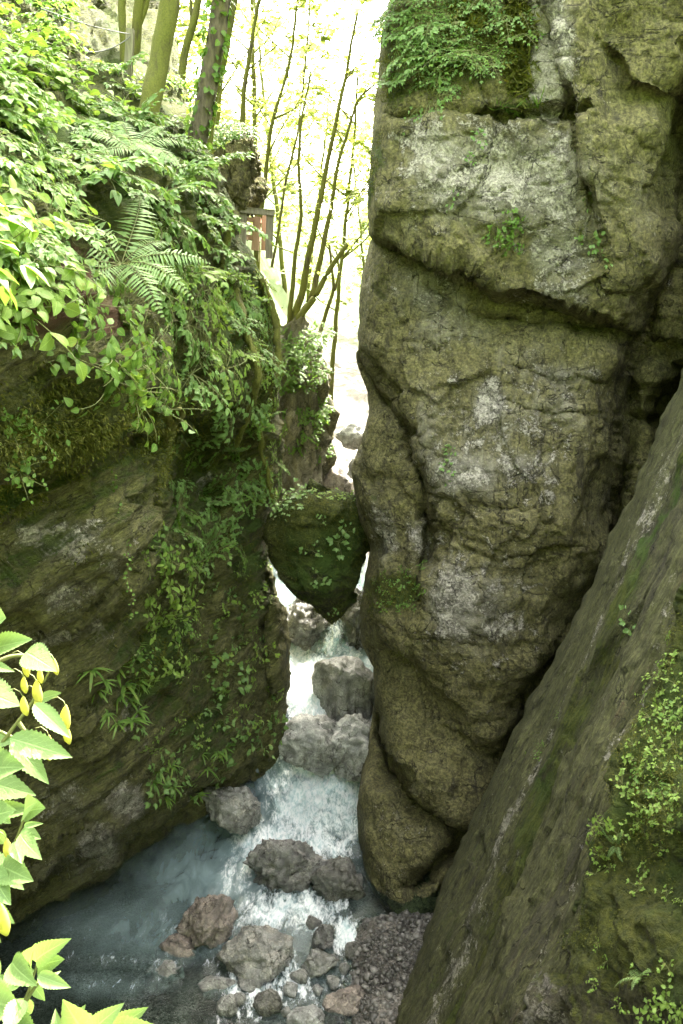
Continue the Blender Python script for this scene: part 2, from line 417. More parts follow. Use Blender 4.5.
base_b = tps([(360, 0, 12.2), (450, 0, 11.9), (560, 0, 11.6), (680, 0, 11.2), (360, 200, 12.1), (450, 180, 11.5), (560, 200, 11.25), (650, 200, 11.2), (360, 300, 12.1), (480, 330, 11.75), (600, 330, 11.5),
              (360, 450, 12.3), (450, 450, 11.55), (560, 450, 11.3), (360, 600, 12.0), (450, 600, 11.3), (540, 600, 11.25), (370, 700, 12.0), (440, 690, 11.5), (500, 700, 11.4), (370, 850, 11.6),
              (440, 800, 11.3), (400, 900, 11.25), (480, 880, 11.6), (800, 0, 10.6), (800, 400, 11.5), (700, 900, 12), (800, 800, 12), (450, -260, 12.6), (700, -260, 11.5)])

def depth_block(px, py):
    wx = px + 5 * perlin(np.stack([px / 28, py / 28, 0 * px], -1)) + 9 * perlin(np.stack([px / 70, py / 70, 0 * px + 3], -1))
    wy = py + 5 * perlin(np.stack([px / 28, py / 28, 0 * px + 9], -1)) + 9 * perlin(np.stack([px / 70, py / 70, 0 * px + 6], -1))
    Y = base_b(px, py)
    e = px - edgeR(py)
    q = np.clip(1 - e / 34.0, 0, 1)
    Y = Y + 0.75 * (1 - np.sqrt(np.clip(1 - q * q, 0, 1)))
    d, s = pl(wx, wy, LEDGE); sd = d * s
    Y = Y + 0.55 * smooth(sd, -3, 7) * np.exp(-np.clip(sd, 0, 999) / 38) - 0.25 * np.exp(-np.clip(-sd, 0, 999) / 55) * (s < 0)
    Y = Y + 0.22 * np.exp(-(pl(wx, wy, [(430, 286), (480, 318), (520, 322), (600, 330)])[0] / 5) ** 2)
    d, s = pl(wx, wy, [(398, 116), (450, 114), (520, 112), (585, 110)])
    Y = Y + 0.28 * np.exp(-(d / 4.5) ** 2) - 0.12 * np.exp(-np.clip(d, 0, 99) / 14) * (s > 0)
    d, s = pl(.3 * wx + .7 * px, .3 * wy + .7 * py, SEAM); sd = d * s
    w = (py < 300)
    Y = Y + np.where(w, -0.36 * smooth(-sd, -2, 4) * smooth(py, 300, 230) * np.exp(-np.clip(-sd, 0, 999) / 90) + 0.20 * np.exp(-(d / 2.6) ** 2), 0)
    d, s = pl(wx, wy, CREVICE); sd = d * s
    Y = Y + 0.75 * np.exp(-(d / 7) ** 2) * smooth(py, 340, 380) + 0.30 * smooth(sd, -4, 5) * smooth(py, 345, 400) * smooth(py, 640, 570) * smooth(d, 120, 70)
    d, s = pl(wx, wy, BULGE); sd = d * s
    Y = Y + 0.5 * smooth(sd, -10, 16) * np.exp(-np.clip(sd, 0, 999) / 60) * smooth(d, 160, 60)
    d, s = pl(wx, wy, BULGE2)
    sd = np.where(s > 0, -d, d)
    low = smooth(py, 690, 720)
    Y = Y - 0.35 * smooth(-(-d * s), -6, 14) * low * (s < 0) * np.exp(-(d / 90) ** 2)
    Y = Y + 0.75 * np.exp(-((d * (s > 0)) / 26) ** 2) * smooth(d * s, -4, 7) * low
    Y = Y + 0.9 * np.exp(-(pl(wx, wy, [(384, 716), (389, 740), (396, 770)])[0] / 7.5) ** 2)
    Y = Y + 0.6 * np.exp(-(pl(wx, wy, [(478, 838), (440, 858), (410, 892)])[0] / 7) ** 2)
    d, s = pl(wx, wy, RIDGE); sd = -d * s
    Y = Y + np.where(py > 30, smooth(py, 30, 140), 0) * (0.35 * smooth(sd, -30, 0) + 0.9 * np.exp(-((sd - 16) / 13) ** 2) + 0.55 * smooth(sd, 0, 30))
    far = smooth(sd, 25, 70) * smooth(py, 330, 430)
    Y = Y + 1.4 * far
    for yy, xx in ((150, 690), (262, 682), (360, 660), (420, 650)):
        Y = Y + 0.35 * np.exp(-((py - yy - 0.2 * (px - xx)) / 5) ** 2) * smooth(sd, 10, 25)
    d, s = pl(wx, wy, [(600, 42), (640, 82), (700, 96)])
    Y = Y + 0.3 * np.exp(-np.clip(d * s, 0, 99) / 25) * smooth(d * s, -3, 4) * smooth(px, 590, 620)
    for ln in ([(440, 345), (510, 372), (600, 385)], [(500, 404), (560, 412), (600, 415)], [(440, 535), (500, 560), (580, 545)], [(425, 600), (460, 640), (500, 655)], [(420, 430), (470, 500), (560, 520)]):
        Y = Y + 0.09 * np.exp(-(pl(wx, wy, ln)[0] / 2.2) ** 2)
    return Y

def disp_block(P, px, py):
    s = fbm(P, 0.5, 3) * 0.15 + fbm(P, 1.7, 5, 0.5) * 0.05 + fbm(P, 2.2, 4, 0.5, True, 5.0) * 0.012
    q = P * np.array([1, 1, 2.5]); s = s + smooth(np.abs(fbm(q, 0.7, 3, off=3)), 0, .06) * 0.03 + fbm(P, 6, 4, .55) * 0.014 + facet(P, 0.8) * .06 + facet(P, 2.3, 3.0) * .035 + facet(P, 6.0, 7.0) * .05
    return s * smooth(px - edgeR(py), -2, 20) + 0.4 * s

B_MOSS = [(450, 50, 75, 60, 1.0), (395, 60, 30, 70, .8), (380, 170, 14, 70, .75), (398, 590, 36, 22, 1.1), (375, 600, 20, 40, .7), (535, 106, 50, 7, .9), (500, 230, 25, 18, .6), (590, 230, 20, 30, .55),
          (385, 520, 25, 50, .45), (620, 20, 50, 30, .5), (450, 470, 12, 20, .5), (380, 290, 18, 60, .5), (420, 640, 40, 30, .5), (600, 130, 30, 90, .35), (520, 35, 20, 50, .8)]
B_PALE = [(500, 430, 90, 80, .5), (480, 600, 60, 80, .5), (430, 290, 60, 40, .4), (560, 420, 40, 60, .45), (450, 330, 60, 30, .35), (400, 830, 30, 40, .3), (545, 60, 26, 60, 1.7), (560, 180, 26, 60, 1.1), (500, 170, 70, 55, 1.0), (440, 160, 40, 40, .9), (560, 250, 40, 40, .9), (460, 180, 55, 45, .8), (540, 200, 50, 60, .7), (560, 290, 50, 20, .6), (490, 405, 22, 28, 1.1), (470, 470, 40, 30, .8), (520, 465, 40, 25, .8), (455, 600, 30, 50, .95), (500, 620, 40, 40, .6),
          (385, 530, 14, 35, .8), (430, 280, 40, 20, .4), (555, 375, 50, 14, .6), (430, 140, 40, 20, .8), (540, 480, 40, 60, .4), (420, 540, 20, 30, .6)]
block = rock_face('block', 'cliff', ROCK_R, -260, 1000, 460, 300, edgeR, interp([(-260, 900), (1000, 860)]), depth_block, disp_block,
                  {'moss': lambda x, y: blobs(x, y, B_MOSS), 'pale': lambda x, y: blobs(x, y, B_PALE), 'soil': lambda x, y: blobs(x, y, [(545, 115, 40, 4, .5)])},
                  back_left=[(.03, .25, 0), (.06, .6, 0), (.11, 1.1, 0), (.2, 2, 0), (.4, 3.2, 0), (.8, 5, 0), (2, 7, 0), (4, 9, 0), (8, 11, 0)],
                  back_top=[(.1, .3, 1.5), (.3, .8, 4), (.8, 1.8, 7.5), (2, 4, 11), (6, 8, 13), (10, 14, 10), (13, 18, -22)], back_right=[(2, 0, 0), (6, -3, 0)])  # unseen upper rise and rear curtain, shaped to block the sun
tag(block, 'tall olive grey cliff block with pale lichen patches and a jutting upper ledge', 'cliff', kind='structure')

# ------------------------------------------------------------------ the opposite wall with its planted top
edgeL = interp([(-260, 190), (-60, 170), (0, 168), (60, 178), (110, 194), (150, 208), (190, 226), (240, 247), (275, 266), (310, 277), (380, 281), (450, 284), (480, 279), (500, 272), (540, 267), (575, 273),
                (610, 285), (640, 288), (700, 287), (760, 285), (785, 276), (800, 270), (830, 272), (900, 300), (1050, 330)])
base_l = tps([(-100, -100, 14), (-100, 0, 9), (0, -50, 13), (0, 0, 11), (0, 100, 7), (0, 200, 5.3), (-100, 200, 4.3), (0, 300, 5.2), (-100, 300, 4.3), (50, 200, 6), (100, 150, 8.2), (100, 50, 14), (150, 0, 18), (130, 100, 12),
              (180, 140, 12.5), (100, 250, 7), (150, 200, 9), (200, 200, 11.3), (230, 240, 12.7), (265, 290, 13.5), (150, 300, 7.9), (200, 300, 10.3), (150, 400, 7.5), (60, 400, 6.2), (0, 400, 5.6), (-100, 400, 4.8), (235, 350, 11.7),
              (275, 350, 13.5), (280, 450, 13.8), (0, 500, 6.3), (80, 500, 7.1), (150, 500, 8.1), (160, 560, 8.8), (0, 600, 6.8), (80, 620, 7.8), (140, 600, 8.6), (0, 750, 8.2), (80, 750, 9.1), (130, 720, 9.8), (30, 850, 9.6),
              (100, 850, 10.5), (150, 810, 11.1), (30, 930, 10.3), (100, 900, 11.0), (-100, 930, 9.2), (-100, 750, 7.2), (-100, 600, 5.8), (195, 480, 11.3), (235, 500, 12.6), (190, 600, 11.2), (235, 650, 12.4),
              (270, 600, 13.5), (285, 700, 13.7), (200, 750, 11.9), (250, 780, 13.0), (270, 810, 13.7), (160, 860, 11.9), (220, 830, 13.0), (30, 1000, 11), (200, 900, 13.5), (-100, 1050, 10), (300, 1050, 15), (-300, 0, 6), (-300, 500, 4), (-300, 900, 7), (190, -260, 24), (-300, -260, 16)])
BL_EDGE = [(168, 430), (166, 500), (150, 560), (132, 620), (108, 650), (90, 720)]

def depth_left(px, py):
    wx = px + 6 * perlin(np.stack([px / 30, py / 30, 0 * px], -1)); wy = py + 6 * perlin(np.stack([px / 30, py / 30, 0 * px + 9], -1))
    Y = base_l(px, py)
    q = np.clip(1 - (edgeL(py) - px) / 26.0, 0, 1)
    Y = Y + 0.6 * (1 - np.sqrt(np.clip(1 - q * q, 0, 1)))
    d, s = pl(wx, wy, BL_EDGE); sd = -d * s
    Y = Y + 0.9 * smooth(sd, -5, 22) * np.exp(-np.clip(sd, 0, 999) / 45) * smooth(py, 420, 460) * smooth(py, 740, 680)
    d, s = pl(wx, wy, [(-50, 470), (40, 470), (90, 468), (130, 445), (165, 430)]); sd = d * s
    Y = Y + 0.28 * smooth(sd, -8, 8) * np.exp(-np.clip(sd, 0, 999) / 40) - 0.3 * np.exp(-(np.clip(-sd, 0, 999) / 60) ** 2) * (sd < 0)
    for ln, a, w in (([(268, 560), (262, 620), (268, 700), (258, 770)], .45, 6), ([(20, 905), (90, 868), (150, 815), (215, 790), (262, 770)], .3, 9), ([(-20, 800), (60, 770), (130, 740)], .12, 8),
                     ([(190, 420), (215, 520), (200, 620), (215, 720)], .35, 12), ([(240, 430), (250, 520), (240, 640)], .3, 9), ([(0, 660), (70, 640), (120, 600)], .08, 5), ([(238, 260), (243, 330), (230, 430)], -.3, 9), ([(272, 330), (262, 420), (270, 500)], -.25, 7)):
        Y = Y + a * np.exp(-(pl(wx, wy, ln)[0] / w) ** 2)
    # undercut above the water
    d, s = pl(wx, wy, [(-60, 925), (30, 880), (100, 845), (155, 800), (220, 775), (285, 755)]); sd = d * s
    Y = Y + 0.8 * smooth(sd, 0, 40)
    return Y

def disp_left(P, px, py):
    rot = np.array(Matrix.Rotation(R(35), 3, 'Y')); Q = P @ rot.T * np.array([0.6, 0.6, 2.6])
    s = fbm(P, 0.7, 4) * 0.14 + fbm(Q, 1.3, 5, 0.55) * 0.07 + fbm(P, 8, 3) * 0.012 + strata(P, (-.42, .1, .9), .55) * .12 + strata(P, (-.46, .1, .88), .16, 3.0) * .045 + facet(P * np.array([.7, .7, 1.5]), 1.6) * .13 + facet(P, 4.0, 7.0) * .10
    return s * (0.4 + 0.6 * smooth(edgeL(py) - px, -2, 18))

L_MOSS = [(60, 430, 110, 60, 1.0), (160, 440, 30, 60, 1.0), (200, 420, 60, 90, .85), (262, 350, 20, 110, 1.0), (230, 300, 30, 60, .8), (20, 500, 70, 30, .7), (100, 100, 160, 130, .8), (190, 560, 40, 80, .55), (150, 660, 60, 70, .75),
          (240, 560, 30, 80, .6), (60, 560, 90, 50, .35), (200, 720, 40, 60, .5), (110, 780, 40, 40, .3), (150, 200, 120, 80, .8), (0, 640, 60, 40, .35)]
L_PALE = [(60, 540, 50, 22, .9), (70, 590, 40, 15, .8), (60, 640, 50, 14, .7), (130, 700, 12, 40, .9), (128, 800, 20, 20, 1.1), (100, 850, 22, 22, 1.1), (60, 800, 50, 30, .5), (70, 870, 50, 20, .5), (205, 480, 10, 14, .8), (250, 800, 20, 16, .8), (105, 635, 10, 8, 1.1), (75, 35, 40, 40, 1.2), (115, 560, 15, 30, .6)]
L_SOIL = [(85, 275, 45, 40, 1.0), (110, 320, 30, 25, .8), (40, 320, 50, 30, .7), (110, 440, 60, 30, .4), (75, 40, 50, 30, .6), (0, 280, 60, 60, .7)]
left = rock_face('left', 'cliff', ROCK_L, -260, 1050, 470, 300, interp([(-260, -420), (1050, -420)]), edgeL, depth_left, disp_left,
                 {'moss': lambda x, y: blobs(x, y, L_MOSS), 'pale': lambda x, y: blobs(x, y, L_PALE), 'soil': lambda x, y: blobs(x, y, L_SOIL)},
                 back_right=[(-.08, .2, 0), (-.2, .5, 0), (-.35, 1, 0), (-.6, 1.8, 0), (-1.1, 2.8, 0), (-2, 4, 0), (-4, 5.5, 0), (-8, 7, 0)],
                 back_left=[(-1, -1.5, 0), (-2, -4, 0), (-3, -9, 0)], back_top=[(0, 2, .5), (0, 8, 3)])  # wall carried on past the camera, unseen, to block sky light
tag(left, 'shaded rock wall with ferns and leafy plants crowding its top above the stream', 'cliff', kind='structure')

# ------------------------------------------------------------------ the leaning slab
A_, B_, C_ = at(400, 1000, 9.2), at(683, 380, 10.0), at(683, 700, 5.7)
SN = np.cross(B_ - A_, C_ - A_); SN /= np.linalg.norm(SN)
def plane_Y(px, py, p0=A_, n=SN):
    d = at(px, py, np.ones(np.shape(px))) - CAM
    t = ((p0 - CAM) @ n) / (d @ n)
    return t
edgeS = interp([(150, 770), (370, 683), (470, 642), (560, 602), (680, 541), (800, 483), (890, 440), (960, 415), (1024, 393), (1200, 330)])
edgeE = interp([(300, 800), (560, 700), (600, 684), (650, 668), (700, 648), (740, 628), (780, 612), (820, 600), (850, 588), (920, 562), (960, 543), (1000, 522), (1024, 508), (1200, 410)])
_es = edgeS
edgeS = lambda y: _es(y) + 5 * perlin(np.stack([np.asarray(y, float) / 37, 0 * np.asarray(y, float) + .5, 0 * np.asarray(y, float)], -1)) + 2.5 * perlin(np.stack([np.asarray(y, float) / 11, 0 * np.asarray(y, float) + .5, 0 * np.asarray(y, float)], -1))
SLAB_DIR = (B_ - A_) / np.linalg.norm(B_ - A_); SLAB_X = np.cross(SN, SLAB_DIR)
def depth_slab(px, py):
    Y = plane_Y(px, py)
    e = px - edgeS(py); q = np.clip(1 - e / 16.0, 0, 1)
    Y = Y + 0.35 * (1 - np.sqrt(np.clip(1 - q * q, 0, 1)))
    u = e / np.maximum(edgeE(py) - edgeS(py), 30)
    Y = Y + 0.12 * smooth(u, .40, .52) - 0.14 * smooth(u, .53, .75) + 0.10 * smooth(u, 0.86, .96)
    return Y
def disp_slab(P, px, py):
    a = (P - A_) @ SLAB_DIR; b = (P - A_) @ SLAB_X; c = (P - A_) @ SN
    Q = np.stack([a * 0.22, b * 2.2, c], -1)
    return (fbm(Q, 1.0, 5, .6) * 0.075 + fbm(Q, 3.0, 4, .55, True) * 0.010 + fbm(P, .9, 4) * 0.07 + fbm(P, 7, 3) * 0.010 + facet(Q * np.array([3.2, .55, 1]), 1.0) * .06 + facet(P, 3.5, 2.0) * .025) * (0.3 + 0.7 * smooth(px - edgeS(py), 0, 14))
def slab_u(x, y): return (x - edgeS(y)) / np.maximum(edgeE(y) - edgeS(y), 30)
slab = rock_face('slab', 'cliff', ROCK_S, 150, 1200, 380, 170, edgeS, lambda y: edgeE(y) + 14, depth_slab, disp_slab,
                 {'moss': lambda x, y: np.maximum((.62 + .3 * perlin(np.stack([x / 20, y / 45, 0 * x], -1))) * np.exp(-((slab_u(x, y) - .47) / .10) ** 2), .3 * np.exp(-((slab_u(x, y) - .2) / .1) ** 2)), 'pale': lambda x, y: 0.55 * np.exp(-((slab_u(x, y) - .33) / .07) ** 2) + .4 * np.exp(-((slab_u(x, y) - .93) / .04) ** 2),
                  'soil': lambda x, y: 0.3 * smooth(slab_u(x, y), .55, .8)},
                 back_left=[(.12, .2, 0), (.3, .5, 0), (.6, 1, 0), (1.2, 2, 0), (3, 3, 0), (6, 4, 0)], back_right=[(1, -.6, .3), (3, -1.5, .5), (6, -4, 1)])
tag(slab, 'slanting olive rock slab leaning against the tall cliff block', 'cliff', kind='structure')

# ------------------------------------------------------------------ mossy bank beside the slab
def depth_bank(px, py):
    e = edgeE(py); w = px - e
    ys = plane_Y(e, py)
    q = np.clip(1 - w / 14.0, 0, 1)
    Y = ys - 0.22 - 0.008 * w + 0.34 * (1 - np.sqrt(np.clip(1 - q * q, 0, 1)))
    Y = Y + 0.15 * np.exp(-(pl(px, py, [(560, 960), (600, 880), (640, 860), (700, 870)])[0] / 22) ** 2) - .2 * np.exp(-((px - 640) / 50) ** 2 - ((py - 790) / 50) ** 2)
    return np.maximum(Y, 2.6)
def disp_bank(P, px, py):
    return fbm(P, 0.9, 4) * 0.13 + fbm(P, 2.6, 5, .6) * 0.06 + fbm(P, 12, 3) * 0.012 + facet(P, 2.2) * .16 + facet(P, 6, 3.) * .10
bank = rock_face('bank', 'mossy_bank', ROCK_B, 520, 1200, 300, 150, lambda y: edgeE(y) + 2, lambda y: edgeE(y) + 330, depth_bank, disp_bank,
                 {'moss': lambda x, y: blobs(x, y, [(640, 760, 80, 100, .85), (600, 930, 70, 50, .7), (670, 640, 40, 80, .8), (640, 840, 70, 60, .8), (690, 900, 80, 200, .5)]),
                  'pale': lambda x, y: blobs(x, y, [(545, 970, 26, 50, .95), (575, 860, 8, 40, .8), (535, 1010, 40, 40, .8)]), 'soil': lambda x, y: blobs(x, y, [(590, 900, 40, 30, .45), (640, 920, 60, 60, .5), (565, 960, 20, 50, .5)])},
                 back_left=[(.1, .15, 0), (.3, .4, 0), (.8, .8, 0)], back_right=[(2, -2, 0), (4, -5, 0)])  # bank carried on towards the camera, out of view, for occlusion
tag(bank, 'damp mossy bank dotted with small leafy herbs beside the slanting slab', 'bank', kind='structure')

# ------------------------------------------------------------------ boulders
_ico = {}
def ico(level):
    if level not in _ico:
        import bmesh
        bm = bmesh.new(); bmesh.ops.create_icosphere(bm, subdivisions=level, radius=1.0)
        bm.verts.ensure_lookup_table()
        _ico[level] = (np.array([v.co[:] for v in bm.verts]), np.array([[v.index for v in f.verts] for f in bm.faces])); bm.free()
    return _ico[level]

def rock_shape(size, seed, level=5, facets=9, rough=0.10, sup=1.0):
    V, F = ico(level); rg = np.random.default_rng(seed)
    P = V.copy()
    if sup != 1.0: P = np.sign(P) * np.abs(P) ** sup
    for k in range(int(facets * 1.7)):
        n = rg.normal(size=3); n /= np.linalg.norm(n); d = rg.uniform(.55, .88)
        h = P @ n; over = np.clip(h - d, 0, None)
        P = P - n * (over * 0.95)[:, None]
    nrm = V
    sm = max(size); Pw = P * np.array(size)
    Pw = Pw + nrm * (fbm(P, 1.3, 4, off=seed * 3.7) * rough * 1.5 + fbm(P, 3.5, 5, .6, True, seed * 1.3) * rough * .7 + fbm(P, 14, 3, off=seed) * rough * .3)[:, None] * sm
    Pw = Pw + nrm * (facet(P + seed, 1.4) * .22 + facet(P + seed, 3.6, 2.0) * .22)[:, None] * sm * min(1, rough * 10)
    return Pw, F

def y_for_z(py, z): return (9.0 - z) / math.tan(math.atan((py - 512) / FPX) + PITCH)
def boulder(label, px, py, w, h, Y, mat, seed, deep=0.85, rz=0.0, level=5, facets=9, rough=0.10, name='boulder', cat='boulder', group=None, tilt=0.0, sup=1.0, moss=0.0, pale=0.0, sink=0.0):
    if Y < 12.4: Y = y_for_z(py, .02 + .12 * h * .0125 - sink)
    s = mpp(py, Y)
    size = (w * s / 2, w * s / 2 * deep, h * s / 2)
    V, F = rock_shape(size, seed, level, facets, rough, sup)
    att = {}
    if moss: att['moss'] = np.full(len(V), moss)
    if pale: att['pale'] = np.full(len(V), pale)  # lighter patches, partly painted in for brighter wet highlights
    o = link(name, mesh_np(name, V, F, [mat], att))
    o.location = at(px, py, Y); o.rotation_euler = (0, tilt, rz)
    return tag(o, label, cat, group)

# the wedged chockstone: rows of its heart outline
W_OUT = [(489, 308, 322), (493, 298, 340), (498, 288, 352), (504, 281, 360), (511, 276, 364), (522, 272, 366), (535, 269, 367), (550, 270.5, 367), (565, 276, 364), (578, 283, 359.5), (590, 293, 354), (600, 302, 348), (610, 313, 342), (618, 322, 338), (623, 329, 334)]
def chockstone():
    ys = np.linspace(489, 623, 70); a = np.array(W_OUT, float)
    l = np.interp(ys, a[:, 0], a[:, 1]); r = np.interp(ys, a[:, 0], a[:, 2])
    nth = 96; rows = []
    for y, l_, r_ in zip(ys, l, r):
        c = at((l_ + r_) / 2, y, 13.5); hw = (r_ - l_) / 2 * mpp(y, 13.5); hd = min(hw, .62) * 0.95
        th = np.linspace(0, 2 * math.pi, nth, endpoint=False)
        cx, sx = np.cos(th), np.sin(th)
        rows.append(np.stack([c[0] + hw * np.sign(cx) * np.abs(cx) ** .9, c[1] + hd * np.sign(sx) * np.abs(sx) ** .8, np.full(nth, c[2])], -1))
    P = np.array(rows); cen = P.mean((0, 1))
    n = P - P.mean(1, keepdims=True); n /= np.linalg.norm(n, axis=-1, keepdims=True) + 1e-6
    P = P + n * (fbm(P, 1.6, 4) * .07 + fbm(P, 8, 4) * .025 + facet(P, 2.0) * .22 + facet(P, 5.5, 3.) * .14)[..., None]
    nv = len(ys); V = P.reshape(-1, 3)
    F = []
    for i in range(nv - 1):
        for j in range(nth): F.append((i * nth + j, i * nth + (j + 1) % nth, (i + 1) * nth + (j + 1) % nth, (i + 1) * nth + j))
    V = np.concatenate([V, [P[0].mean(0) + [-.1, .1, .16], P[-1].mean(0) - [0, 0, .03]]]); t, b = len(V) - 2, len(V) - 1
    for j in range(nth):
        F.append((j, (j + 1) % nth, t, t)); F.append((((nv - 1) * nth + j), ((nv - 1) * nth + (j + 1) % nth), b, b))
    me = bpy.data.meshes.new('wedged_boulder'); me.from_pydata(V - cen, [], [f[:3] if f[2] == f[3] else f for f in F]); me.update()
    me.polygons.foreach_set('use_smooth', np.ones(len(me.polygons), bool)); me.materials.append(ROCK_H)
    zz = V[:, 2]; at_ = me.attributes.new('moss', 'FLOAT', 'POINT'); at_.data.foreach_set('value', (0.38 + 0.6 * smooth(zz, zz.max() - .9, zz.max())).astype(np.float32))
    o = link('wedged_boulder', me); o.location = cen
    tag(o, 'heart-shaped mossy boulder wedged high between the two gorge walls', 'boulder')
    return P
WEDGE = chockstone()

boulder('big angular grey boulder in the upper cascade below the wedged stone', 346, 692, 72, 84, 14.75, ROCK_W, 3, .9, .4, 5, 11, .05, pale=.2)
boulder('rounded pale boulder with water sheeting down its front in the cascade', 312, 748, 72, 66, 13.8, ROCK_P, 5, .8, .2, 5, 5, .06)
boulder('pale sloping boulder squeezed between the cascade and the tall cliff', 358, 753, 64, 84, 13.75, ROCK_P, 8, .8, -.3, 5, 9, .08, tilt=.5)
boulder('dark wet jagged boulder splitting the white stream, wider of its pair', 290, 868, 86, 56, 12.0, ROCK_D, 12, .6, .1, 5, 12, .13, pale=.35)
boulder('dark brown boulder beside the foot of the tall cliff in the stream', 340, 886, 58, 48, 12.0, ROCK_D, 17, .8, 0, 5, 10, .08)
boulder('pinkish tan cracked boulder standing in the dark pool', 207, 926, 62, 58, 10.9, ROCK_T, 21, .8, .5, 5, 12, .11, tilt=.4)
boulder('flat pale grey boulder lying in the shallows, broadest of the low stones', 262, 957, 80, 48, 10.2, ROCK_W, 26, .7, .2, 5, 9, .07, pale=.6)
boulder('grey boulder next to the flat pale one at the gravel edge', 317, 964, 38, 26, 10.05, ROCK_W, 31, .8, .7, 4, 8, .09)
boulder('upright brown boulder behind the grey one at the gravel edge', 322, 940, 24, 32, 10.6, ROCK_D, 33, .8, .3, 4, 9, .09, pale=.4)
boulder('rounded dark cobble at the bottom edge, in shallow rippled water', 267, 1004, 30, 26, 9.3, ROCK_D, 36, .8, .3, 4, 6, .07)
boulder('smooth wet cobble half sunk in the fast shallow run', 226, 1006, 24, 22, 9.3, ROCK_W, 39, .9, .3, 4, 5, .06)
boulder('long tan cobble lying on the gravel beside the slab', 347, 1000, 44, 20, 9.35, ROCK_T, 42, .7, .5, 4, 5, .06)
boulder('pale cobble among gravel at the very bottom', 306, 1019, 36, 22, 9.0, ROCK_P, 45, .7, .1, 4, 6, .07)
boulder('flat sunken cobble between the tan boulder and the bottom run', 217, 986, 40, 18, 9.8, ROCK_W, 48, .7, .1, 4, 6, .06, sink=.08)
boulder('low brown boulder just under water beside the tan cracked boulder', 178, 952, 44, 26, 10.5, ROCK_T, 51, .8, .1, 4, 6, .08, sink=.16)
boulder('sunken boulder in the dark pool under the rock overhang', 165, 977, 40, 24, 10.1, ROCK_W, 53, .8, .1, 4, 6, .08, sink=.18)
boulder('brown stone on the wet gravel below the cliff foot', 380, 946, 30, 18, 10.4, ROCK_D, 55, .8, .1, 4, 6, .08)
boulder('grey stone at the foot of the overhanging rock wall beside the rapid', 230, 806, 62, 46, 12.75, ROCK_W, 57, .8, .3, 5, 9, .08, pale=.5)
for i, (px, py, w, h, mt) in enumerate([(300, 976, 20, 16, ROCK_W), (354, 950, 22, 14, ROCK_D), (333, 983, 16, 13, ROCK_W), (290, 990, 18, 12, ROCK_P), (330, 1003, 16, 11, ROCK_T), (366, 980, 18, 11, ROCK_D), (240, 1000, 16, 12, ROCK_W), (318, 990, 13, 10, ROCK_P), (286, 1012, 14, 11, ROCK_W),
                                       (247, 984, 20, 12, ROCK_W), (312, 922, 18, 12, ROCK_D), (345, 968, 14, 11, ROCK_W)]):
    boulder('fist-sized cobble lying at the edge of the shallows', px, py, w, h, 9 / math.tan(math.atan((py - 512) / FPX) + PITCH) - .05, mt, 60 + i, .85, i, 3, 6, .07, 'cobble', 'stone', 'cobbles along the shallows')
boulder('dark boulder behind the wedged stone, nearer the planted rock wall', 303, 624, 56, 66, 16.9, ROCK_D, 80, .9, 0, 5, 9, .09, pale=.4)
boulder('dark boulder behind the wedged stone, against the tall cliff', 359, 622, 44, 72, 16.8, ROCK_D, 83, .9, .4, 5, 9, .09, pale=.3)
boulder('pale sunlit boulder beyond the gap, leaning on the mossy pillar', 333, 492, 44, 50, 21.5, ROCK_T, 86, .9, 0, 4, 9, .1)
boulder('round pale boulder just above the wedged stone', 352, 512, 36, 22, 19.5, ROCK_P, 88, .9, 0, 4, 6, .06)
boulder('sunlit pale boulder beside the edge of the tall cliff, beyond the gap', 366, 480, 36, 54, 23, ROCK_P, 90, .9, .5, 4, 8, .08)
boulder('sunlit boulder highest on the bright stream bed', 352, 438, 30, 26, 28, ROCK_P, 92, .9, .2, 4, 8, .08)
# rock masses beyond
boulder('shaded rock pillar beyond the gap with a mossy tree on its top', 289, 420, 62, 216, 21.5, rock_mat('pillar_rock', base=(0.30, 0.28, 0.235), film=(0.17, 0.165, 0.09), film_amt=.25, moss_amt=.3, stretch=(1, 1, 1.6), rot=(0, .6, 0)), 101, .9, .3, 6, 7, .07, 'rock_pillar', 'rock', sup=.8)
boulder('mossy stacked outcrop with plants on top behind the wooden railing', 236, 180, 62, 92, 15.4, ROCK_R, 105, .9, .3, 6, 10, .09, 'rock_outcrop', 'rock', sup=.7, moss=.4)

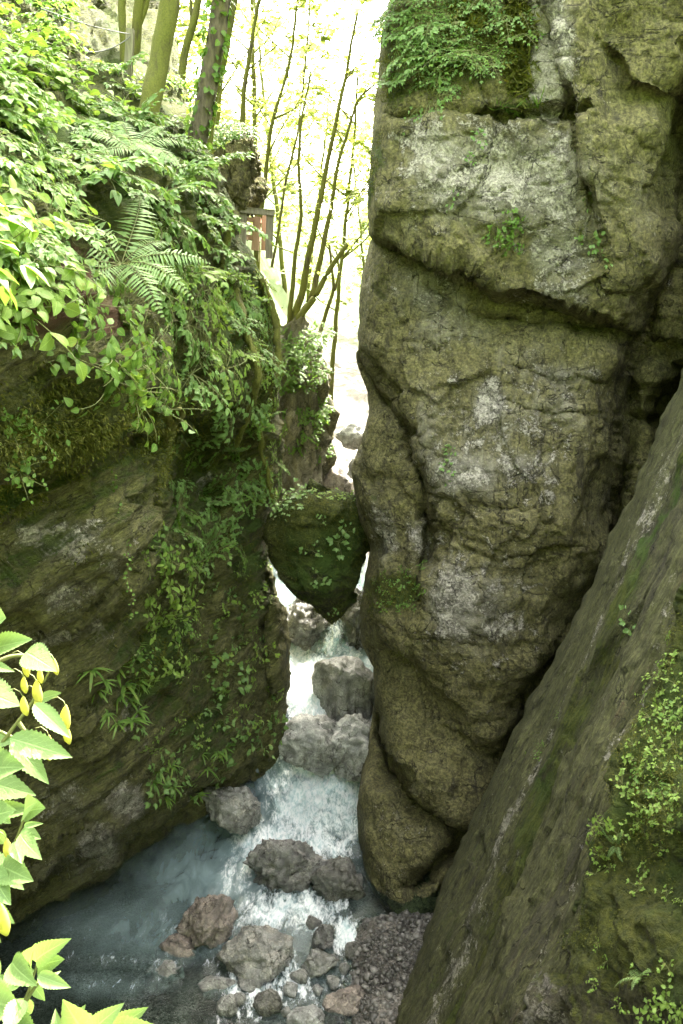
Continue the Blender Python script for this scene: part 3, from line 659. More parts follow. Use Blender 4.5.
# ------------------------------------------------------------------ ground and water
wz = interp([(-20, 0), (12.3, 0.0), (12.9, .14), (13.3, .28), (13.9, .5), (14.3, 1.15), (14.8, 1.45), (16.4, 1.7), (16.9, 1.8), (17.1, 2.5), (18, 2.6), (30, 3.2), (40, 4.4), (60, 6)])
def bed(x, y):
    z = wz(y) - 0.42
    sh = smooth(x, -0.30, .45) * smooth(y, 11.6, 10.6)
    z = z + sh * (0.46 + 0.1 * smooth(x, 0, 1)) + .1 * smooth(x, -1.2, -.4) * smooth(y, 11, 10)
    return z
def ground():
    xs = np.concatenate([np.linspace(-160, -14, 24), np.linspace(-13, -5, 12), np.linspace(-4.5, 4.5, 150), np.linspace(5, 13, 12), np.linspace(14, 160, 24)])
    ys = np.concatenate([np.linspace(-160, 0, 30), np.linspace(1, 7, 10), np.linspace(7.3, 20, 190), np.linspace(20.5, 50, 60), np.linspace(52, 300, 50)])
    X, Y = np.meshgrid(xs, ys); Z = bed(X, Y)
    P = np.stack([X, Y, Z], -1)
    Z = Z + fbm(P, 1.4, 4) * .05 * (np.abs(X) < 20) + fbm(P, .25, 4) * .5 * smooth(Y, 20, 30)
    # valley sides and the hill that closes the view
    Z = Z + 14 * smooth(np.abs(X + 1), 8, 40) + 34 * smooth(np.abs(X), 30, 150)
    Z = Z + 2.0 * smooth(X, .5, -4) * smooth(Y, 19, 24) + 6 * smooth(-X, 2.5, 8) * smooth(Y, 17, 24) + 8 * smooth(X, 2.5, 8) * smooth(Y, 17, 28)
    Z = Z + 5 * smooth(Y, 48, 95) + 9 * smooth(Y, 90, 260) + 24 * smooth(-Y, 12, 50) + 12 * smooth(np.abs(X), 3.6, 9) * smooth(Y, 2.5, -2) + fbm(np.stack([X, Y, Z * 0], -1), .05, 4) * 4 * smooth(np.hypot(X, Y - 15), 20, 60)  # rise behind the camera is unseen, added to cut sky light
    me = mesh_np('ground', np.stack([X, Y, Z], -1).reshape(-1, 3), grid_faces(len(ys), len(xs)), [GROUND])
    return tag(link('ground', me), 'stony stream bed and valley floor', 'ground', kind='structure')

def ground_mat():
    m, nt = M('ground_stones'); k = N(nt)
    tc = k.n('ShaderNodeTexCoord').outputs['Object']
    vo = k.n('ShaderNodeTexVoronoi'); k.put(vo.inputs['Vector'], tc); vo.inputs['Scale'].default_value = 42
    sep = k.n('ShaderNodeSeparateColor'); k.put(sep.inputs[0], vo.outputs['Color'])
    n = k.noise(tc, 3, 6); n5 = k.noise(tc, 0.5, 5)
    c = k.mix(sep.outputs[0], (0.04, 0.038, 0.03), (0.24, 0.22, 0.19))
    c = k.mix(k.ramp(n, .35, .65), k.mix(.6, c, (0.05, 0.045, 0.034)), c)
    xyz = k.n('ShaderNodeSeparateXYZ'); k.put(xyz.inputs[0], tc)
    g = k.ramp(k.math('ADD', xyz.outputs['Z'], k.math('MULTIPLY', n5, 3)), 6.0, 8.5)
    c = k.mix(g, c, k.mix(k.noise(tc, 1.2, 8, .7), (0.03, 0.07, 0.012), (0.12, 0.18, 0.03)))
    p = k.n('ShaderNodeBsdfPrincipled'); k.put(p.inputs['Base Color'], c); p.inputs['Roughness'].default_value = .75
    b = k.n('ShaderNodeBump'); b.inputs['Strength'].default_value = .9; b.inputs['Distance'].default_value = .018
    k.put(b.inputs['Height'], k.math('ADD', k.math('SUBTRACT', 1.0, vo.outputs['Distance']), n)); k.put(p.inputs['Normal'], b.outputs[0])
    o = k.n('ShaderNodeOutputMaterial'); k.put(o.inputs[0], p.outputs[0]); return m
GROUND = ground_mat()
ground()

def water_mat():
    m, nt = M('stream_water'); k = N(nt)
    tc = k.n('ShaderNodeTexCoord').outputs['Object']
    foam_glint = k.attr('foam_glint'); milk = k.attr('milk')
    v = k.mapping(tc, (1.2, .5, 1), (0, 0, .25))
    n1 = k.noise(v, 2.2, 7, .62, 1.2); n2 = k.noise(v, 9, 7, .6, 1.4); n3 = k.noise(v, 34, 5, .6, .6)
    f = k.math('ADD', k.math('MULTIPLY', foam_glint, .82), k.math('MULTIPLY', k.math('SUBTRACT', n1, .5), 1.5))
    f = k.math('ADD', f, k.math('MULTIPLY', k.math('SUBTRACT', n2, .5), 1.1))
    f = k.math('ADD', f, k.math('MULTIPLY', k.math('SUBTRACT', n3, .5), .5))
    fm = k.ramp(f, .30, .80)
    tr = k.n('ShaderNodeBsdfTransparent'); k.put(tr.inputs[0], (0.60, 0.74, 0.70))
    df = k.n('ShaderNodeBsdfDiffuse'); k.put(df.inputs[0], k.mix(n1, (0.20, 0.31, 0.32), (0.40, 0.51, 0.52)))
    body = k.n('ShaderNodeMixShader'); k.put(body.inputs[0], k.math('MULTIPLY', milk, k.math('ADD', .2, k.math('MULTIPLY', n1, 1.6)), clamp=True))
    k.put(body.inputs[1], tr.outputs[0]); k.put(body.inputs[2], df.outputs[0])
    gl = k.n('ShaderNodeBsdfGlossy'); gl.inputs['Roughness'].default_value = .07
    fr = k.n('ShaderNodeFresnel'); fr.inputs[0].default_value = 1.33
    s1 = k.n('ShaderNodeMixShader'); k.put(s1.inputs[0], k.math('ADD', fr.outputs[0], .03)); k.put(s1.inputs[1], body.outputs[0]); k.put(s1.inputs[2], gl.outputs[0])
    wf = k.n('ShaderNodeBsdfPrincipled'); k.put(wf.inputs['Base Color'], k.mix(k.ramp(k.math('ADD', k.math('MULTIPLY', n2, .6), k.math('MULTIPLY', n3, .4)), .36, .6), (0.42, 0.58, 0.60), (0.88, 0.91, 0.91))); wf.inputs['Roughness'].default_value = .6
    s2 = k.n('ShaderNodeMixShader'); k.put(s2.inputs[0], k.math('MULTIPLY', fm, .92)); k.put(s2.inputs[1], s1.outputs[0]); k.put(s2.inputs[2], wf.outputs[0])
    b = k.n('ShaderNodeBump'); b.inputs['Strength'].default_value = .55; b.inputs['Distance'].default_value = .05
    h = k.math('ADD', k.math('MULTIPLY', n1, .8), k.math('ADD', k.math('MULTIPLY', n2, .5), k.math('MULTIPLY', n3, .18)))
    k.put(b.inputs['Height'], h)
    for q in (gl, fr, wf, df): k.put(q.inputs['Normal'], b.outputs[0])
    o = k.n('ShaderNodeOutputMaterial'); k.put(o.inputs[0], s2.outputs[0]); return m
WATER = water_mat()

def project(P):
    d = P - CAM
    dep = d[..., 1] * CP - d[..., 2] * SP; up = d[..., 1] * SP + d[..., 2] * CP
    return 341.5 + d[..., 0] / dep * FPX, 512 - up / dep * FPX

def water():
    xs = np.linspace(-6, 2.2, 210); ys = np.linspace(5.5, 19.5, 340)
    X, Y = np.meshgrid(xs, ys); Z = wz(Y)
    P = np.stack([X, Y * .6, Z * 0], -1)
    amp = .02 + .07 * smooth(Y, 11.6, 13.2) + .03 * smooth(X, -.2, -1.2) * smooth(Y, 9, 11)
    Z = Z + fbm(P, 1.6, 5, .55) * amp * 1.2 + fbm(P, 5, 4, .6, True) * amp * .35
    Pw = np.stack([X, Y, Z], -1)
    px, py = project(Pw)
    foam_glint = blobs(px, py, [(310, 690, 40, 50, 1.4), (315, 740, 70, 40, 1.1), (320, 795, 60, 55, 1.15), (315, 845, 50, 24, .95), (265, 845, 40, 26, .95), (235, 870, 26, 30, .6), (290, 912, 60, 26, .95), (260, 930, 40, 18, .4), (330, 920, 30, 14, .4),
                           (275, 985, 55, 36, .82), (346, 935, 16, 22, 1.1), (185, 925, 50, 14, .44), (130, 960, 70, 9, .42), (190, 965, 60, 10, .42), (120, 985, 60, 8, .36), (330, 640, 60, 26, .9), (325, 975, 30, 30, .45), (330, 1005, 30, 20, .6), (230, 985, 30, 34, .66), (240, 1015, 40, 15, .42)])  # mostly white water; shallows include painted glints, blob by the gravel paints reflected sky
    milk = blobs(px, py, [(320, 790, 80, 60, 1.0), (260, 850, 70, 40, .9), (210, 880, 65, 36, .75), (150, 930, 90, 34, .46), (280, 920, 60, 36, .5), (150, 945, 60, 14, .30), (330, 650, 80, 60, 1.), (290, 980, 60, 40, .25), (110, 985, 60, 14, .26), (345, 935, 30, 20, .2)])
    me = mesh_np('water', Pw.reshape(-1, 3), grid_faces(len(ys), len(xs)), [WATER], {'foam_glint': foam_glint, 'milk': milk})
    tag(link('water', me), 'clear blue green stream foaming white through the gorge', 'water', kind='structure')
    # the fall under the chockstone
    us = np.linspace(-1, 1, 26); ts = np.linspace(0, 1, 60); U_, T_ = np.meshgrid(us, ts)
    top = at(334, 606, 16.95); bot = at(332, 652, 16.35)
    C = top[None, None] * (1 - T_[..., None]) + bot[None, None] * T_[..., None]
    hw = .13 + .2 * T_
    V = C + np.stack([U_ * hw, -.25 * (1 - U_ ** 2) * 0.5 - .1 * np.sin(T_ * 3.1), 0 * U_], -1)
    V = V + np.stack([fbm(V * np.array([6, 2, .8]), 1.2, 4) * .07, fbm(V * np.array([7, 2, .7]), 1.5, 4) * .08, 0 * U_], -1)
    me = mesh_np('waterfall', V.reshape(-1, 3), grid_faces(60, 26), [WATER], {'foam_glint': np.full(V.shape[:2], .62) - .35 * np.abs(U_) ** 3, 'milk': np.full(V.shape[:2], .1)})
    tag(link('waterfall', me), 'thin white waterfall dropping behind the wedged boulder', 'waterfall', kind='structure')
water()

def gravel():
    rg = np.random.default_rng(5); V0, F0 = ico(1); Vs, Fs = [], []; off = 0
    n = 0
    while n < 6000:
        px, py = rg.uniform(225, 450), rg.uniform(895, 1040)
        if px < 330 and rg.random() > .28 + .5 * (py > 985): continue
        Y = 9 / math.tan(math.atan((py - 512) / FPX) + PITCH)
        c = at(px, py, Y); z = bed(c[0], c[1])
        if z < -.2: continue
        s = .005 + .018 * rg.random() ** 2 + .05 * rg.random() ** 14
        q = V0 * (rg.uniform(.7, 1.3, 3) * s * np.array([1, 1, .65])) + rg.normal(size=V0.shape) * s * .12
        a = rg.uniform(0, 6.3); ca, sa = math.cos(a), math.sin(a)
        q = q @ np.array([[ca, sa, 0], [-sa, ca, 0], [0, 0, 1]]) + [c[0], c[1], z + s * .3 + .01]
        Vs.append(q); Fs.append(F0 + off); off += len(V0); n += 1
    m, nt = M('gravel_stones'); k = N(nt)
    r = k.n('ShaderNodeNewGeometry').outputs['Random Per Island']; tc = k.n('ShaderNodeTexCoord').outputs['Object']
    c = k.mix(k.math('POWER', r, 1.8), (0.025, 0.025, 0.021), (0.22, 0.21, 0.19)); c = k.mix(k.math('MULTIPLY', k.noise(tc, 30), .5), c, (0.09, 0.088, 0.075))
    p = k.n('ShaderNodeBsdfPrincipled'); k.put(p.inputs['Base Color'], c); p.inputs['Roughness'].default_value = .45
    o = k.n('ShaderNodeOutputMaterial'); k.put(o.inputs[0], p.outputs[0])
    me = mesh_np('gravel', np.concatenate(Vs), np.concatenate(Fs), [m])
    tag(link('gravel', me), 'wet mixed gravel at the foot of the slanting slab', 'gravel', kind='stuff')
gravel()

# ------------------------------------------------------------------ plants
class MB:
    def __init__(s): s.v, s.f, s.m, s.a = [], [], [], {}
    def quad(s, idx, mi): s.f.append(idx); s.m.append(mi)
    def leaf(s, o, d, up, L, W, shape='ovate', n=5, bend=.3, fold=.25, mi=0, teeth=0.0):
        o = np.asarray(o, float); d = np.asarray(d, float); d = d / (np.linalg.norm(d) + 1e-9)
        up = np.asarray(up, float); up = up - d * (up @ d); up = up / (np.linalg.norm(up) + 1e-9); side = np.cross(d, up)
        b = len(s.v)
        for i in range(n + 1):
            t = i / n
            if shape == 'ovate': w = math.sin(math.pi * min(t ** .72, 1)) ** .9 if 0 < t < 1 else 0
            elif shape == 'heart': w = (math.sqrt(max(0, 1 - ((t - .3) / .34) ** 2)) if t < .3 else math.cos((t - .3) / .7 * math.pi / 2) ** .85)
            elif shape == 'strap': w = min(1, 5 * t + .3) * (1 - t ** 4) ** .7
            else: w = math.sin(math.pi * min(t ** .6, 1)) if 0 < t < 1 else 0
            w = max(w, 0.02) * W / 2
            if teeth and i % 2: w *= 1 - teeth
            c = o + d * (L * t) - up * (bend * L * t * t)
            lift = up * (fold * w)
            back = -d * (0.10 * L if shape == 'heart' and i == 0 else 0)
            for q_, x_ in enumerate((-1, 0, 1)): s.a[len(s.v) + q_] = (x_ + 2, t)
            s.v += [c - side * w + lift + back, c, c + side * w + lift + back]
        for i in range(n):
            q = b + 3 * i
            s.quad((q, q + 1, q + 4, q + 3), mi); s.quad((q + 1, q + 2, q + 5, q + 4), mi)
    def tube(s, pts, rad, n=5, mi=1, closed_end=True):
        pts = [np.asarray(p, float) for p in pts]; b = len(s.v); m = len(pts)
        ref = np.array([.3, .2, .93])
        for i, p in enumerate(pts):
            t = pts[min(i + 1, m - 1)] - pts[max(i - 1, 0)]; t = t / (np.linalg.norm(t) + 1e-9)
            a = np.cross(t, ref if abs(t @ ref) < .95 else np.array([1, 0, 0])); a /= np.linalg.norm(a) + 1e-9; c = np.cross(t, a)
            r = rad[i] if hasattr(rad, '__len__') else rad
            for j in range(n):
                th = 2 * math.pi * j / n; s.v.append(p + (a * math.cos(th) + c * math.sin(th)) * r)
        for i in range(m - 1):
            for j in range(n):
                s.quad((b + i * n + j, b + i * n + (j + 1) % n, b + (i + 1) * n + (j + 1) % n, b + (i + 1) * n + j), mi)
    def mesh(s, name, mats, only=None):
        la = np.array([s.a.get(i, (0, 0)) for i in range(len(s.v))])
        if only is None:
            return mesh_np(name, s.v, s.f, mats, {'leaf_u': la[:, 0], 'leaf_v': la[:, 1]} if s.a else None, mi=s.m)
        F = np.array([f for f, m in zip(s.f, s.m) if m == only]); u, inv = np.unique(F, return_inverse=True)
        return mesh_np(name, np.array(s.v)[u], inv.reshape(F.shape), mats, {'leaf_u': la[u, 0], 'leaf_v': la[u, 1]} if s.a and only == 0 else None)

def arc(o, out, up, L, droop, n=7, wob=.05, rg=random):
    """points along an arching stem"""
    pts = []; side = np.cross(out, up)
    a = rg.uniform(-1, 1) * wob; b = rg.uniform(-1, 1) * wob
    for i in range(n):
        t = i / (n - 1)
        pts.append(o + out * (L * t) + up * (L * (.55 * t - droop * t * t)) + side * L * (a * math.sin(t * 3) + b * t * t))
    return pts

def U3(az, el): return np.array([math.cos(az) * math.cos(el), math.sin(az) * math.cos(el), math.sin(el)])
ZUP = np.array([0, 0, 1.0])

def herb_compound(seed, stems=7, L=.42, lf=.075, shape='ovate'):
    """arching stems with three-fold toothed leaflets"""
    rg = random.Random(seed); mb = MB()
    for k in range(stems):
        az = 2 * math.pi * (k + rg.uniform(-.3, .3)) / stems; out = U3(az, 0); l = L * rg.uniform(.6, 1.15)
        pts = arc(np.zeros(3), out, ZUP, l, rg.uniform(.25, .7), 8, .12, rg)
        mb.tube(pts, [.0045 - .0004 * i for i in range(8)], 4)
        for i in range(2, 8):
            d0 = pts[i] - pts[i - 1]; d0 /= np.linalg.norm(d0)
            sd = np.cross(d0, ZUP); sd /= np.linalg.norm(sd) + 1e-9
            for sg in ((-1, 1) if i < 7 else (0,)):
                br = d0 * (.45 if sg else 1) + sd * sg * .9; br /= np.linalg.norm(br)
                pl_ = l * rg.uniform(.16, .26) * (1.25 - i / 9)
                e = pts[i] + br * pl_ - ZUP * pl_ * .2
                mb.tube([pts[i], e], [.0025, .0018], 3)
                for a in (-.85, 0, .85):
                    dd = br * math.cos(a) + np.cross(br, ZUP) * math.sin(a) + np.array([0, 0, rg.uniform(-.35, .15)])
                    s = lf * rg.uniform(.7, 1.2) * (1 if a == 0 else .8)
                    mb.leaf(e, dd, ZUP + np.array([rg.uniform(-.4, .4), rg.uniform(-.4, .4), 0]), s, s * .58, shape, 4, rg.uniform(.05, .4), rg.uniform(.1, .4))
    return mb

def herb_heart(seed, stems=6, L=.45, lf=.12, shape='heart'):
    """leafy shoots with broad heart-shaped leaves set along them"""
    rg = random.Random(seed); mb = MB()
    for k in range(stems):
        az = 2 * math.pi * (k + rg.uniform(-.4, .4)) / stems; out = U3(az, rg.uniform(0, .5)); l = L * rg.uniform(.6, 1.2)
        pts = arc(np.zeros(3), out, ZUP, l, rg.uniform(.1, .6), 8, .15, rg)
        mb.tube(pts, [.005 - .0004 * i for i in range(8)], 4)
        for i in range(1, 8):
            a2 = rg.uniform(0, 6.28)
            d0 = pts[i] - pts[i - 1]; d0 /= np.linalg.norm(d0)
            dd = d0 * .5 + U3(a2, rg.uniform(-.3, .2)); e = pts[i] + dd / np.linalg.norm(dd) * .03
            s = lf * rg.uniform(.55, 1.15) * (1.1 - .05 * i)
            mb.leaf(e, dd + np.array([0, 0, -.15]), ZUP + np.array([rg.uniform(-.5, .5), rg.uniform(-.5, .5), 0]), s, s * rg.uniform(.65, .8), shape, 6, rg.uniform(.1, .5), rg.uniform(.05, .3))
    return mb

def herb_strap(seed, n=14, L=.28, W=.035):
    rg = random.Random(seed); mb = MB()
    for k in range(n):
        az = rg.uniform(0, 6.28); out = U3(az, rg.uniform(.1, 1.0)); l = L * rg.uniform(.5, 1.2)
        mb.leaf(out * .01, out, ZUP, l, W * rg.uniform(.7, 1.2), 'strap', 7, rg.uniform(.5, 1.3), .2)
    return mb

def herb_small(seed, n=10, L=.10, lf=.04, shape='ovate'):
    rg = random.Random(seed); mb = MB()
    for k in range(n):
        az = rg.uniform(0, 6.28); out = U3(az, rg.uniform(.05, .9)); l = L * rg.uniform(.4, 1.3)
        e = out * l; mb.tube([np.zeros(3), e * .5 + [0, 0, l * .1], e], [.0022, .0018, .0015], 3)
        for a in ((-.9, 0, .9) if rg.random() < .6 else (0,)):
            dd = out * math.cos(a) + np.cross(out, ZUP) * math.sin(a); s = lf * rg.uniform(.6, 1.25)
            mb.leaf(e, dd + [0, 0, rg.uniform(-.4, .2)], ZUP + out * .4, s, s * .68, shape, 4, rg.uniform(.1, .5), .2)
    return mb

def fern_frond(mb, o, out, L, droop, seed, wmax=.24):
    rg = random.Random(seed); n = 26
    pts = arc(o, out, ZUP, L, droop, n, .06, rg)
    mb.tube(pts, [.004 * (1 - .8 * i / n) for i in range(n)], 4)
    for i in range(3, n):
        t = i / n; d0 = pts[i] - pts[i - 1]; d0 /= np.linalg.norm(d0)
        sd = np.cross(d0, ZUP); sd /= np.linalg.norm(sd) + 1e-9; u = np.cross(sd, d0)
        w = L * wmax * math.sin(math.pi * min(1, (.12 + .88 * t)) ** .85) * (1 - t * .35)
        for sg in (-1, 1):
            dd = sd * sg + d0 * rg.uniform(.2, .5) - u * rg.uniform(0, .35)
            mb.leaf(pts[i], dd, u, w + .006, L * .030, 'lance', 7, .18, .15, 0, .35)
    return mb

def herb_vine(seed, L=.9, lf=.035):
    """creeper strand that hangs along local -Z"""
    rg = random.Random(seed); mb = MB(); pts = []; p = np.zeros(3)
    for i in range(16):
        pts.append(p.copy()); p = p + np.array([rg.uniform(-.02, .02), rg.uniform(-.012, .012), -L / 16])
    mb.tube(pts, .002, 3)
    for q in pts[1:]:
        for k in range(2):
            az = rg.uniform(0, 6.28); d = U3(az, rg.uniform(-.6, .2)); s = lf * rg.uniform(.6, 1.3)
            mb.leaf(q + d * .015, d, ZUP * .5 + np.array([0, -1, 0]), s, s * .8, 'heart', 4, .2, .2)
    return mb

def proto_meshes(mb, name, leaf, stem=STEM, split=True):
    if split:
        return {'foliage': mb.mesh(name + '_foliage', [leaf], 0), 'stem': mb.mesh(name + '_stem', [stem], 1)} if 1 in mb.m else {'foliage': mb.mesh(name + '_foliage', [leaf], 0)}
    return {'': mb.mesh(name, [leaf, stem])}

def place(proto, name, loc, rot, scale, label, cat, group=None):
    if '' in proto:
        o = link(name, proto[''])
    else:
        o = empty(name)
        for k, me in proto.items(): link(k, me, o)
    o.location = loc; o.rotation_mode = 'QUATERNION'; o.rotation_quaternion = rot; o.scale = (scale,) * 3
    return tag(o, label, cat, group)

def orient(n, tilt, spin, lean=(0, 0, 0)):
    """local Z tipped from vertical towards the rock normal"""
    n = Vector(n); d = (Vector((0, 0, 1)) * (1 - tilt) + n * tilt + Vector(lean)); d.normalize()
    return Vector((0, 0, 1)).rotation_difference(d) @ Quaternion((0, 0, 1), spin)

def inpoly(x, y, poly):
    c = False; j = len(poly) - 1
    for i in range(len(poly)):
        if (poly[i][1] > y) != (poly[j][1] > y) and x < (poly[j][0] - poly[i][0]) * (y - poly[i][1]) / (poly[j][1] - poly[i][1]) + poly[i][0]: c = not c
        j = i
    return c

def sample_poly(poly, n, seed, dmin):
    rg = random.Random(seed); out = []; xs = [p[0] for p in poly]; ys = [p[1] for p in poly]; tries = 0
    while len(out) < n and tries < 20000:
        tries += 1
        x, y = rg.uniform(min(xs), max(xs)), rg.uniform(min(ys), max(ys))
        if not inpoly(x, y, poly): continue
        if any((x - a) ** 2 + (y - b) ** 2 < dmin * dmin for a, b in out): continue
        out.append((x, y))
    return out

def scatter(pts, key, protos, name, label, cat, group, tilt, smin, smax, seed, lift=.0, ref=None):
    """ref: size in pixels rather than in metres (a plant looks about this tall)"""
    rg = random.Random(seed)
    for i, (px, py) in enumerate(pts):
        if key == 'left' and (px - 88) ** 2 + ((py - 270) * .8) ** 2 < 24 ** 2: continue
        P, n = SURF[key].hit(px, py)
        s = rg.uniform(smin, smax)
        place(protos[rg.randrange(len(protos))], name, P + n * lift, orient(n, rg.uniform(*tilt), rg.uniform(0, 6.28)), s, label, cat, group)

A1 = [proto_meshes(herb_compound(s, 7, .42, .09), 'herb', LF_COOL) for s in (1, 2, 3)]
A2 = [proto_meshes(herb_compound(s, 6, .40, .085), 'herb', LF_MID) for s in (4, 5)]
H1 = [proto_meshes(herb_heart(s, 6, .42, .12), 'shoot', LF_LIGHT) for s in (6, 7, 8)]
H2 = [proto_meshes(herb_heart(s, 7, .36, .10, 'ovate'), 'shoot', LF_MID) for s in (9, 10)]
A3 = [proto_meshes(herb_compound(s, 12, .36, .042), 'shrub', LF_COOL) for s in (31, 32)] + [proto_meshes(herb_compound(s, 12, .36, .04), 'shrub', LF_MID) for s in (33,)]
A4 = [proto_meshes(herb_compound(s, 7, .34, .07), 'herb', LF_LIGHT) for s in (37, 38)]
ST = [proto_meshes(herb_strap(s), 'tuft', LF_MID, split=False) for s in (11, 12)]
STL = [proto_meshes(herb_strap(s, 16, .17, .034), 'tuft', LF_MID, split=False) for s in (35, 36)]
SM = [proto_meshes(herb_small(s, 12, .16, .06), 'sprig', LF_COOL, split=False) for s in (13, 14, 15)]
SMD = [proto_meshes(herb_small(s, 14, .15, .05), 'sprig', LF_MID, split=False) for s in (16, 17)]
SML = [proto_meshes(herb_small(s, 14, .11, .038), 'sprig', LF_LIGHT, split=False) for s in (18, 19, 20)]
VN = [proto_meshes(herb_vine(s), 'vine', LF_MID, STEM_BR) for s in (21, 22)]

# -- top of the planted wall
scatter(sample_poly([(-30, 60), (60, 40), (110, 90), (70, 180), (60, 260), (-30, 330)], 52, 1, 17), 'left', H1 + A1, 'leafy_plant', 'lime green plant with broad pointed leaves on the bank top', 'plant', 'broad-leaved plants on the bank top', (.25, .6), .6, .95, 1)
scatter(sample_poly([(60, 90), (150, 120), (215, 170), (235, 230), (150, 220), (90, 190)], 26, 2, 17), 'left', A1, 'woodland_herb', 'cool green herb with toothed leaflets in threes around the tree bases', 'plant', 'toothed herbs around the tree bases', (.2, .5), .9, 1.4, 2)
scatter(sample_poly([(120, 230), (215, 200), (240, 250), (240, 330), (225, 400), (185, 370), (165, 300)], 22, 3, 19), 'left', A1 + A4, 'overhanging_herb', 'pale green herb with layered leaflets hanging over the rock edge', 'plant', 'herbs hanging over the rock edge', (.5, .8), .9, 1.35, 3)
scatter(sample_poly([(70, 270), (160, 250), (170, 340), (160, 420), (120, 400), (75, 380)], 16, 4, 18), 'left', H2, 'trailing_plant', 'green trailing plant with oval leaves below the fern', 'plant', 'trailing plants below the fern', (.5, .85), .75, 1.1, 4)
scatter(sample_poly([(-40, -40), (30, -30), (75, 20), (60, 90), (100, 105), (60, 130), (-40, 100)], 44, 61, 14), 'left', H1 + A1, 'tall_herb', 'tall sunny plant with light green leaves towering over the fern bank', 'plant', 'tall sunny plants over the fern bank', (.1, .4), .8, 1.25, 61)
scatter(sample_poly([(85, 60), (120, 80), (190, 70), (215, 130), (200, 150), (150, 130), (100, 110)], 26, 62, 11), 'left', H1 + A1, 'undergrowth_plant', 'sunlit low plant on the slope behind the leaning trunks', 'plant', 'low plants behind the leaning trunks', (.1, .4), .6, 1.0, 62)
scatter([(-5, 300), (20, 285), (-10, 260), (30, 250), (12, 270), (48, 262)], 'left', H1, 'leafy_plant', 'plant with large heart-shaped leaves over the bare brown earth', 'plant', 'heart-leaved plants over the brown earth', (.4, .7), .9, 1.15, 5)
scatter([(140, 395), (125, 345)], 'left', H1, 'leafy_plant', 'bright shoot with big lime leaves drooping over the bulging rock', 'plant', 'bright shoots over the bulging rock', (.7, .9), 1.0, 1.2, 6)
scatter([(5, 425), (18, 445), (30, 430), (8, 460)], 'left', H2, 'leafy_plant', 'small plant with glossy oval leaves growing from the dark moss', 'plant', 'oval-leaved plants in the dark moss', (.6, .9), .5, .7, 7)
# -- ridge and recess of the planted wall
scatter(sample_poly([(225, 250), (262, 270), (278, 320), (280, 440), (283, 500), (255, 500), (250, 400), (235, 340)], 40, 8, 10), 'left', A4 + A1, 'cliff_herb', 'dense green herb clinging to the mossy edge above the wedged boulder', 'plant', 'herbs on the mossy edge above the wedged boulder', (.6, .95), .55, .85, 8)
scatter(sample_poly([(175, 450), (245, 430), (262, 520), (240, 560), (180, 540)], 30, 9, 11), 'left', A2 + A1, 'cliff_herb', 'leafy herb rooted in the shaded recess of the rock wall', 'plant', 'herbs in the shaded recess', (.6, .95), .5, .85, 9)
scatter(sample_poly([(150, 540), (185, 560), (190, 620), (180, 680), (140, 690), (128, 640)], 20, 10, 11), 'left', H2 + H1, 'cliff_plant', 'leafy plant of the big green cluster hanging in the rock recess', 'plant', 'big green cluster in the rock recess', (.6, .95), .6, .95, 10)
scatter(sample_poly([(85, 655), (130, 640), (150, 690), (140, 740), (95, 720)], 16, 11, 11), 'left', STL, 'strap_fern', 'tuft of drooping strap-shaped fronds under the hanging plant cluster', 'fern', 'strap ferns under the hanging cluster', (.15, .4), .8, 1.2, 11)
scatter(sample_poly([(190, 560), (275, 560), (280, 720), (255, 770), (150, 810), (130, 740), (185, 700)], 70, 12, 11), 'left', SM + SML, 'rock_herb', 'little green sprig dotted over the dark lower wall', 'plant', 'sprigs on the dark lower wall', (.7, .95), .7, 1.7, 12)
scatter(sample_poly([(140, 780), (200, 740), (255, 755), (235, 780), (170, 805)], 12, 13, 11), 'left', STL, 'strap_fern', 'small fern tuft low on the wall just above the rapid', 'fern', 'fern tufts low above the rapid', (.15, .4), .7, 1.0, 13)
for i, (px, py) in enumerate([(117, 470), (122, 500), (116, 545)]):
    P, n = SURF['left'].hit(px, py)
    place(VN[i % 2], 'creeper', P + n * .05, orient((0, 0, 1), 0, .3 * i), .75, 'thin creeper strand trailing down the pale face of the bulging rock', 'creeper', 'creeper strands on the bulging rock')
# cream blossom
mb = MB(); rg = random.Random(4)
for k in range(14):
    p = np.array([rg.gauss(0, .05), rg.gauss(0, .03), rg.gauss(0, .09)])
    for j in range(5): mb.leaf(p, U3(j * 1.257, .3), ZUP, .018, .014, 'ovate', 3, .1, .1)
P, n = SURF['left'].hit(126, 645)
o = link('flower_cluster', mb.mesh('flower_cluster', [LF_FLOWER])); o.location = P + n * .15
tag(o, 'cluster of tiny cream flowers among the strap ferns', 'flowers')
# -- the tall cliff
scatter(sample_poly([(392, -20), (440, -20), (505, -10), (522, 30), (505, 60), (490, 96), (466, 82), (446, 110), (424, 98), (402, 106), (384, 60)], 46, 14, 9), 'block', A3, 'cliff_shrub', 'leafy shrub spilling from the shelf high on the tall cliff', 'shrub', 'shrubs on the high shelf of the tall cliff', (.3, .9), .4, 1.25, 14)
scatter(sample_poly([(386, 20), (430, 10), (440, 70), (396, 84)], 10, 15, 13), 'block', A1, 'cliff_shrub', 'pale layered shrub at the outer corner of the high shelf', 'shrub', 'pale shrubs at the corner of the high shelf', (.2, .6), .5, .9, 15)
scatter([(515, 112), (525, 110), (505, 113), (540, 108), (498, 110)], 'block', ST, 'strap_fern', 'small bright fern tuft in the horizontal crack under the high shelf', 'fern', 'fern tufts in the horizontal crack', (.6, .9), .4, .6, 16)
scatter(sample_poly([(490, 215), (515, 215), (518, 250), (492, 245)], 8, 17, 7), 'block', SMD, 'rock_herb', 'dark sprig on the bulging upper face of the tall cliff', 'plant', 'dark sprigs on the upper face', (.7, .95), .6, .9, 17)
